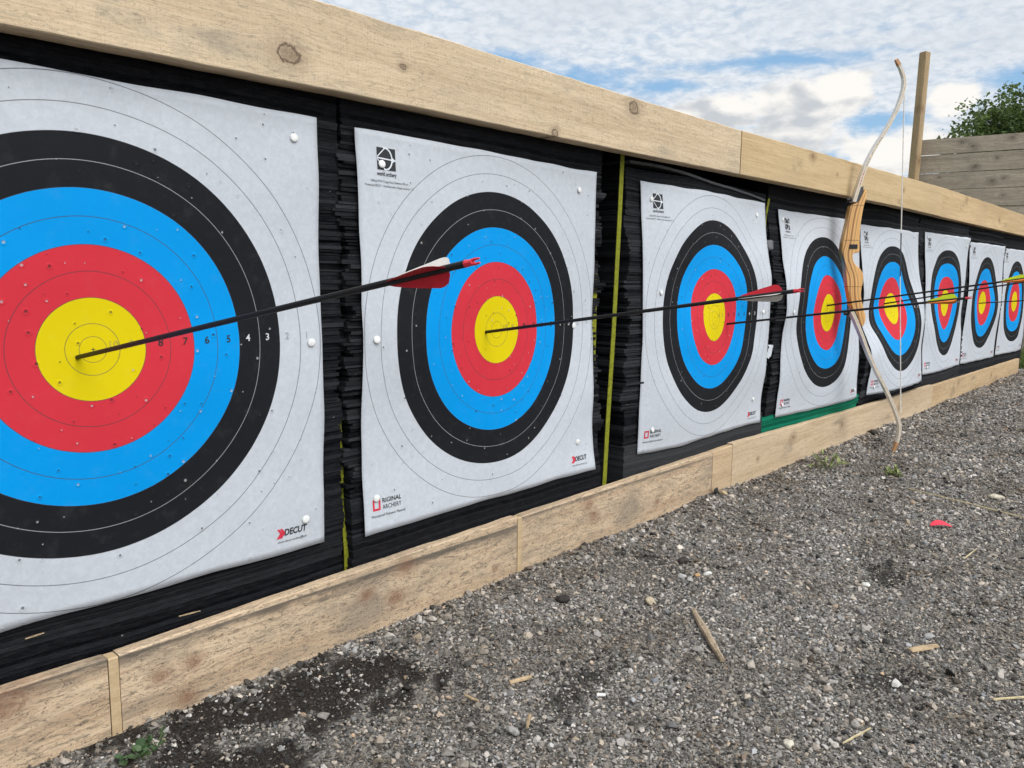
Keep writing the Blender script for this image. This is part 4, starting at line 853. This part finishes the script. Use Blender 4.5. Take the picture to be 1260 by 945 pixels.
def splinter(name, p0, p1, w, h, mat, label, cat, seed=0, n=9, lift=.35):
    """a flat split piece of wood or stalk lying from p0 to p1"""
    r_ = random.Random(seed); a = Vector(p0); b_ = Vector(p1); V, F = [], []
    c0 = W(a.x, a.y, gheight(a.x, a.y)+lift)
    side = Vector((-(b_-a).y, (b_-a).x)).normalized()
    for k in range(n+1):
        t = k/n; x, y = a.x+(b_.x-a.x)*t, a.y+(b_.y-a.y)*t; ww = w*(.55+.45*math.sin(min(max(t*3.4, .5), 2.9)))*r_.uniform(.82, 1.1)
        sw = r_.gauss(0, .05*w); z = gheight(a.x, a.y)*(1-t)+gheight(b_.x, b_.y)*t+lift+.1*r_.random()
        for sx, dz in ((-1, 0), (1, 0), (.85, h), (.2, h*1.15), (-.8, h*.8)):
            V.append(W(x+side.x*(sx*ww/2+sw), y+side.y*(sx*ww/2+sw), z+dz)-c0)
    for k in range(n):
        for c in range(5): F.append((k*5+c, (k+1)*5+c, (k+1)*5+(c+1) % 5, k*5+(c+1) % 5))
    F += [(0, 1, 2, 3, 4), tuple(range(n*5, n*5+5))[::-1]]
    return tag(mesh_obj(name, V, F, mat, loc=c0), label, cat)
CHIP = plain('split_wood', (.40, .29, .175), .85, .15, .3, 90., .4); CHIPG = plain('grey_split_wood', (.36, .28, .19), .9, .1, .3, 120., .6); STRAW = plain('straw', (.50, .41, .24), .7, .2, .2)
splinter('wood_splinter', (105.4, -47.4), (88.5, -63.3), 1.5, .7, CHIPG, 'long brown split stick lying on the gravel', 'stick', 1)
splinter('wood_chip', (119.2, -88.6), (125.1, -92.2), 1.8, .3, CHIP, 'flat pale wood chip lying alone on the right side gravel', 'wood chip', 2, 6)
splinter('wood_chip', (54, -38.7), (58.4, -40.2), .9, .4, CHIP, 'small tan wood chip on the gravel left of the split stick', 'wood chip', 3, 5)
splinter('wood_chip', (45.2, -36), (45.4, -39.3), .45, .3, CHIP, 'thin wood sliver just left of the small tan chip', 'wood chip', 4, 5)
splinter('wood_chip', (48, -48.9), (44.9, -50.9), .7, .3, CHIP, 'narrow wood sliver lying below the small tan chip', 'wood chip', 5, 5)
splinter('straw_stalk', (255, -50), (236, -97), .45, .3, STRAW, 'long pale straw stalk lying across the gravel at the right', 'straw', 6, 12)
splinter('straw_stalk', (109.2, -105.2), (117, -113.2), .4, .3, STRAW, 'short straw stalk at the right edge of the near gravel', 'straw', 7, 6)
splinter('straw_stalk', (186, -83.3), (197, -84.), .25, .3, STRAW, 'short pale straw stalk between the red vane and the wood chip', 'straw', 8, 6)
splinter('foam_shred', (193, -6.2), (196.5, -5.3), 1.0, 1.6, plain('shred', (.02, .02, .02), .9), 'black foam shred leaning on the foot board below the third face', 'foam scrap', 9, 5)
splinter('dry_root', (75, -91), (83.2, -92.6), .22, .3, STRAW, 'pale curved dry root lying on the nearest gravel', 'root', 10, 8)
x, y = 61, -53.3; V, F = tube([W(x, y, gheight(x, y)+.5), W(x+1.1, y-1.05, gheight(x, y)+.45)], .0028, 10)
tag(mesh_obj('paper_tube', V, F, plain('white_tube', (.75, .74, .70), .6)), 'tiny white paper tube lying on the gravel', 'litter')
def ledge_chip(x0, z0, x1, z1, y, lab):
    V, F = [], []
    for k in range(5):
        t = k/4; x = x0+(x1-x0)*t; z = z0+(z1-z0)*t; h = .11*math.sin(.3+2.6*t)
        for yy, zz in ((y, z-h), (y-.25, z-h*.6), (y-.25, z+h), (y, z+h)): V.append(W(x, yy, zz))
    for k in range(4):
        for c in range(4): F.append((k*4+c, (k+1)*4+c, (k+1)*4+(c+1) % 4, k*4+(c+1) % 4))
    F += [(0, 1, 2, 3), (19, 18, 17, 16)]
    tag(mesh_obj('wood_sliver', V, F, CHIP), lab, 'wood sliver')
ledge_chip(10.6, -41.9, 14.4, -42.1, -1.2, 'thin pale wood sliver resting on the top edge of the stained foot board')
ledge_chip(-12.2, -38.6, -9.6, -38.5, .3, 'tiny pale wood sliver caught in the foam at the far bottom left')
# a lost red vane, bent, lying on the gravel
c0 = W(210.6, -71.8, gheight(210.6, -71.8)+.55); V, F = [], []
for k in range(9):
    t = k/8; x = -3.1+6.2*t; h = 1.9*math.sin(math.pi*min(t*.85+.12, 1)); z = .35+.5*math.sin(t*3.1)
    V += [Vector((x*.55, -x*.8, 0))*.01+Vector((0, 0, z*.01)), Vector((x*.55+h*.7, -x*.8+h*.6, 0))*.01+Vector((0, 0, (z+.5*h)*.01)), Vector((x*.55+h*.7, -x*.8+h*.6, 0))*.01+Vector((0, 0, (z+.5*h-.1)*.01)), Vector((x*.55, -x*.8, 0))*.01+Vector((0, 0, (z-.1)*.01))]
for k in range(8):
    for c in range(4): F.append((k*4+c, (k+1)*4+c, (k+1)*4+(c+1) % 4, k*4+(c+1) % 4))
F += [(0, 1, 2, 3), (35, 34, 33, 32)]
tag(mesh_obj('loose_vane', V, F, plain('loose_red', (.72, .03, .06), .45, .4, .06), loc=c0), 'loose bright red vane lying on the gravel', 'vane')
# stones that stand out from the rest
def stone(x, y, r, colr, label, k, squash=.65):
    r_ = random.Random(900+k); bm = bmesh.new(); bmesh.ops.create_icosphere(bm, subdivisions=3, radius=1)
    for v in bm.verts:
        n_ = noise.noise(v.co*1.1+Vector((k*3.1, 0, 0)))*.35 + noise.noise(v.co*2.6+Vector((k*1.7, 4, 0)))*.12
        v.co = Vector((v.co.x*1.15, v.co.y*.9, v.co.z*squash))*(1+n_)*r*.01
    o = bm_obj('stone', bm, plain('stone_tint', colr, .8, .2, .25, 120., .5), smooth=True, loc=W(x, y, gheight(x, y)+r*squash*.55)); o.rotation_euler = (r_.uniform(-.3, .3), r_.uniform(-.3, .3), r_.uniform(0, 6))
    tag(o, label, 'stone', 'stones that stand out from the gravel')
stone(124.6, -37.8, .75, (.50, .30, .14), 'orange brown pebble next to the white pebble above the split stick', 1)
stone(126.8, -39.3, .9, (.62, .60, .54), 'white pebble next to the orange brown pebble above the split stick', 2)
stone(148.6, -70.3, .85, (.70, .68, .60), 'bright white pebble alone in the middle of the right side gravel', 3)
stone(90.4, -22.3, 1.5, (.045, .038, .034), 'dark brown lump of soil close to the foot board', 4)
stone(131, -30, 1.5, (.05, .04, .035), 'dark soil lump above the white pebble', 5)
stone(196.5, -7.5, 1.4, (.38, .29, .18), 'tan stone at the foot of the board below the black foam shred', 6)
stone(103.5, -37.5, 1.3, (.44, .36, .25), 'pale tan angular stone between the foot board and the split stick', 7)
stone(120.8, -35.6, 1.1, (.50, .49, .46), 'light grey pebble left of the orange brown pebble', 8)
stone(262, -76, 1.9, (.52, .46, .36), 'beige stone far right on the open gravel beyond the straw', 9)
stone(68.5, -85, .9, (.60, .55, .44), 'cream pebble near the bottom edge of the gravel', 10)
stone(352, -7, 2.2, (.05, .04, .032), 'dark clod at the foot of the board right of the bow', 11)
stone(105, -112.5, 1.2, (.10, .115, .145), 'bluish grey stone in the bottom right corner', 12)
# torn scraps caught between the butts
V, F = [], []
for k in range(9):
    t = k/8; x = 248.2-7.2*t; dz = 1.2*math.sin(t*2.4)+(.9 if k % 2 else 0)*t; h = 2.4+1.5*t*(1 if k % 2 else .7); y = .9-.9*math.sin(t*3.)
    for yy, zz in ((y, -9.5-h*.6-dz), (y-.5, -9.5+h*.55), (y-.42, -9.5+h*.55), (y+.08, -9.5-h*.6-dz)): V.append(W(x, yy, zz))
for k in range(8):
    for c in range(4): F.append((k*4+c, (k+1)*4+c, (k+1)*4+(c+1) % 4, k*4+(c+1) % 4))
F += [(0, 1, 2, 3), (35, 34, 33, 32)]
tag(mesh_obj('torn_strip', V, F, INKP), 'torn white strip poking out between the third and fourth target faces', 'paper scrap')
bm = bmesh.new(); vs = bm_box(bm, 0, .085, 0, .05, -.02, .02)
for v in bm.verts: v.co += Vector((noise.noise(v.co*90)*.006, noise.noise(v.co*70+Vector((3, 0, 0)))*.004, noise.noise(v.co*80+Vector((0, 7, 0)))*.006))
bmesh.ops.bevel(bm, geom=list(bm.edges), offset=.004, segments=2, affect='EDGES')
tag(bm_obj('foam_offcut', bm, plain('pale_foam', (.16, .16, .165), .8, .2, .3, 60., .6), loc=W(238.6, 2.2, 30)), 'light grey foam offcut wedged beside the upper left of the fourth face', 'foam scrap')

# ------------------------------------------------------------------ sky, sun, camera
SUN_EL, SUN_AZ = 50., 182.      # degrees; azimuth measured from +y towards +x
w = bpy.data.worlds.new('World'); SC.world = w; w.use_nodes = True; nt = NT(w.node_tree); bg = nt.N['Background']
sky = nt.new('ShaderNodeTexSky', sky_type='NISHITA'); sky.sun_disc = False; sky.sun_elevation = math.radians(SUN_EL); sky.sun_rotation = math.radians(SUN_AZ); sky.air_density = 1.0; sky.dust_density = .6; sky.ozone_density = 1.4
d = nt.new('ShaderNodeTexCoord').outputs['Generated']; x_, y_, z_ = nt.sep(nt.vm('NORMALIZE', d))
az = nt.m('MULTIPLY', nt.m('ARCTAN2', x_, y_), 57.2958); el = nt.m('MULTIPLY', nt.m('ARCSINE', z_), 57.2958)
STR = .1
def ell(a0, e0, ra, re):
    da = nt.m('DIVIDE', nt.m('SUBTRACT', az, a0), ra); de = nt.m('DIVIDE', nt.m('SUBTRACT', el, e0), re)
    return nt.m('SUBTRACT', 1., nt.m('SQRT', nt.m('ADD', nt.m('MULTIPLY', da, da), nt.m('MULTIPLY', de, de))))
def mx(lst):
    o = lst[0]
    for q in lst[1:]: o = nt.m('MAXIMUM', o, q)
    return o
# high rippled layer seen on a flat ceiling overhead
zc_ = nt.m('ADD', nt.m('MAXIMUM', z_, 0.), .17); px = nt.m('DIVIDE', x_, zc_); py = nt.m('DIVIDE', y_, zc_)
pl = nt.comb(px, py, 0.)
rip = nt.noise(nt.mul(pl, (6., 6., 1)), 1., 7, .62, .35); big = nt.noise(nt.mul(pl, (.75, .6, 1)), 1., 5, .55, .4); fine = nt.noise(nt.mul(pl, (24., 24., 1)), 1., 6, .6, .3)
gap = mx([ell(51.6, 13.3, 6., 1.5), ell(47, 14.6, 5, 1.2), ell(79.6, 12., 3., 1.5), ell(66, 14.2, 9., .8), ell(72, 10.2, 3.2, .8), ell(58, 13.0, 4, .7), ell(69.5, 8.2, 2.4, .6)])
gap = nt.m('MAXIMUM', gap, 0.)
hv = nt.m('ADD', nt.m('ADD', nt.m('MULTIPLY', rip, .55), nt.m('MULTIPLY', big, .5)), nt.m('MULTIPLY', fine, .38))
hv = nt.m('SUBTRACT', hv, nt.m('MULTIPLY', gap, .38))
hm = nt.ss(hv, .34, .76)
hcol = nt.mix(nt.ss(fine, .3, .7), tuple(c/STR for c in (.54, .59, .65)), tuple(c/STR for c in (.70, .73, .765)))
hcol = nt.mix(nt.ss(big, .45, .72, 0., .6), hcol, tuple(c/STR for c in (.50, .535, .58)))
skyc = nt.mix(.45, sky.outputs[0], tuple(c/STR for c in (.27, .52, .80)))
colr = nt.mix(nt.m('MULTIPLY', hm, .97), skyc, hcol)
# heaped clouds low down
ce = nt.comb(nt.m('MULTIPLY', az, .16), nt.m('MULTIPLY', el, .30), 0.)
cn = nt.noise(ce, 2.2, 8, .55, .2); cl1 = nt.noise(ce, 2.0, 4, .5, .2); cn2 = nt.noise(nt.vm('ADD', ce, (-.13, -.13, 0.)), 2.0, 4, .5, .2)
cb = mx([ell(66.8, 11.4, 4.6, 1.9), ell(69.6, 12.2, 2.5, 1.5), ell(62.2, 11.2, 4.5, 1.5), ell(57.5, 10.9, 5.5, 1.0), ell(64, 9.2, 9., 1.5), ell(76.0, 11.2, 1.7, 1.3), ell(73.2, 8.2, 5.5, 1.7), ell(78, 8.3, 4., 1.5), ell(55, 8, 9, 2.), ell(40, 8, 12, 3.), ell(95, 9, 10, 2.5), ell(20, 9, 14, 3)])
cv = nt.m('ADD', cb, nt.m('MULTIPLY', nt.m('SUBTRACT', cn, .5), 1.5))
cm = nt.ss(cv, .08, .42)
lit = nt.m('ADD', nt.m('MULTIPLY', nt.m('SUBTRACT', cl1, cn2), -2.6), nt.ss(cv, .75, .15, .28, .6))
base = mx([ell(66.5, 10.5, 5.0, .8), ell(61, 10.6, 4, .6), ell(62, 9.0, 8., .8)]); lit = nt.m('SUBTRACT', lit, nt.m('MULTIPLY', nt.m('MAXIMUM', base, 0.), .8))
lit = nt.m('ADD', lit, nt.m('MULTIPLY', nt.m('MAXIMUM', mx([ell(76.2, 11.2, 2.2, 1.6), ell(69.6, 12.4, 2.6, 1.0), ell(63.6, 11.9, 2.6, .8), ell(72.8, 8.4, 4., 1.2), ell(58.8, 11.0, 2.4, .6)]), 0.), 1.0))
ccol = nt.mix(nt.ss(lit, -.2, .8), tuple(c/STR for c in (.48, .505, .535)), tuple(c/STR for c in (.82, .795, .755)))
colr = nt.mix(nt.m('MULTIPLY', cm, .96), colr, ccol)
# thin cloud is brightest round the hidden sun
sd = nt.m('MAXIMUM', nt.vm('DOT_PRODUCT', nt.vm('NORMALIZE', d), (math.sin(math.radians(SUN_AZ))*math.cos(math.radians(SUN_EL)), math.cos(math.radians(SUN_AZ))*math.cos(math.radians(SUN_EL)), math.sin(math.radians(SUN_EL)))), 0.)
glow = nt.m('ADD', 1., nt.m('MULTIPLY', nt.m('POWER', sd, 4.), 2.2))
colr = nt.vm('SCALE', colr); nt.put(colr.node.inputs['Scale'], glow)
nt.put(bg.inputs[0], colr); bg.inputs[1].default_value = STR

sl = bpy.data.lights.new('sun', 'SUN'); sl.energy = 1.4; sl.angle = math.radians(35); sl.color = (1., .95, .87)
so_ = link(bpy.data.objects.new('sun', sl)); e_, a_ = math.radians(SUN_EL), math.radians(SUN_AZ)
dirn = Vector((math.sin(a_)*math.cos(e_), math.cos(a_)*math.cos(e_), math.sin(e_))); so_.rotation_euler = dirn.to_track_quat('Z', 'Y').to_euler(); so_.location = (2, -4, 6)

cd = bpy.data.cameras.new('camera'); cam = link(bpy.data.objects.new('camera', cd)); cd.sensor_width = 36; cd.sensor_fit = 'HORIZONTAL'; cd.lens = 969.0877/1260*36; cd.clip_start = .02; cd.clip_end = 2000
R_ = Vector((.6723465, -.74014639, .01155478)); U_ = Vector((.09003918, .09726503, .99117731)); F_ = Vector((.73474018, .66537421, -.13203798))
mw = Matrix(((R_.x, U_.x, -F_.x, 0), (R_.y, U_.y, -F_.y, 0), (R_.z, U_.z, -F_.z, 0), (0, 0, 0, 1))); mw.translation = W(-46.69, -129.67, 16.14)
cam.matrix_world = mw; SC.camera = cam
vs_ = SC.view_settings; vs_.view_transform = 'Standard'; vs_.look = 'None'; vs_.exposure = .30; vs_.gamma = 1.; vs_.use_curve_mapping = False
SC.cycles.use_denoising = True; SC.cycles.max_bounces = 5; SC.cycles.diffuse_bounces = 3; SC.cycles.glossy_bounces = 2; SC.cycles.use_adaptive_sampling = True; SC.cycles.adaptive_threshold = .03; SC.cycles.caustics_reflective = False; SC.cycles.caustics_refractive = False
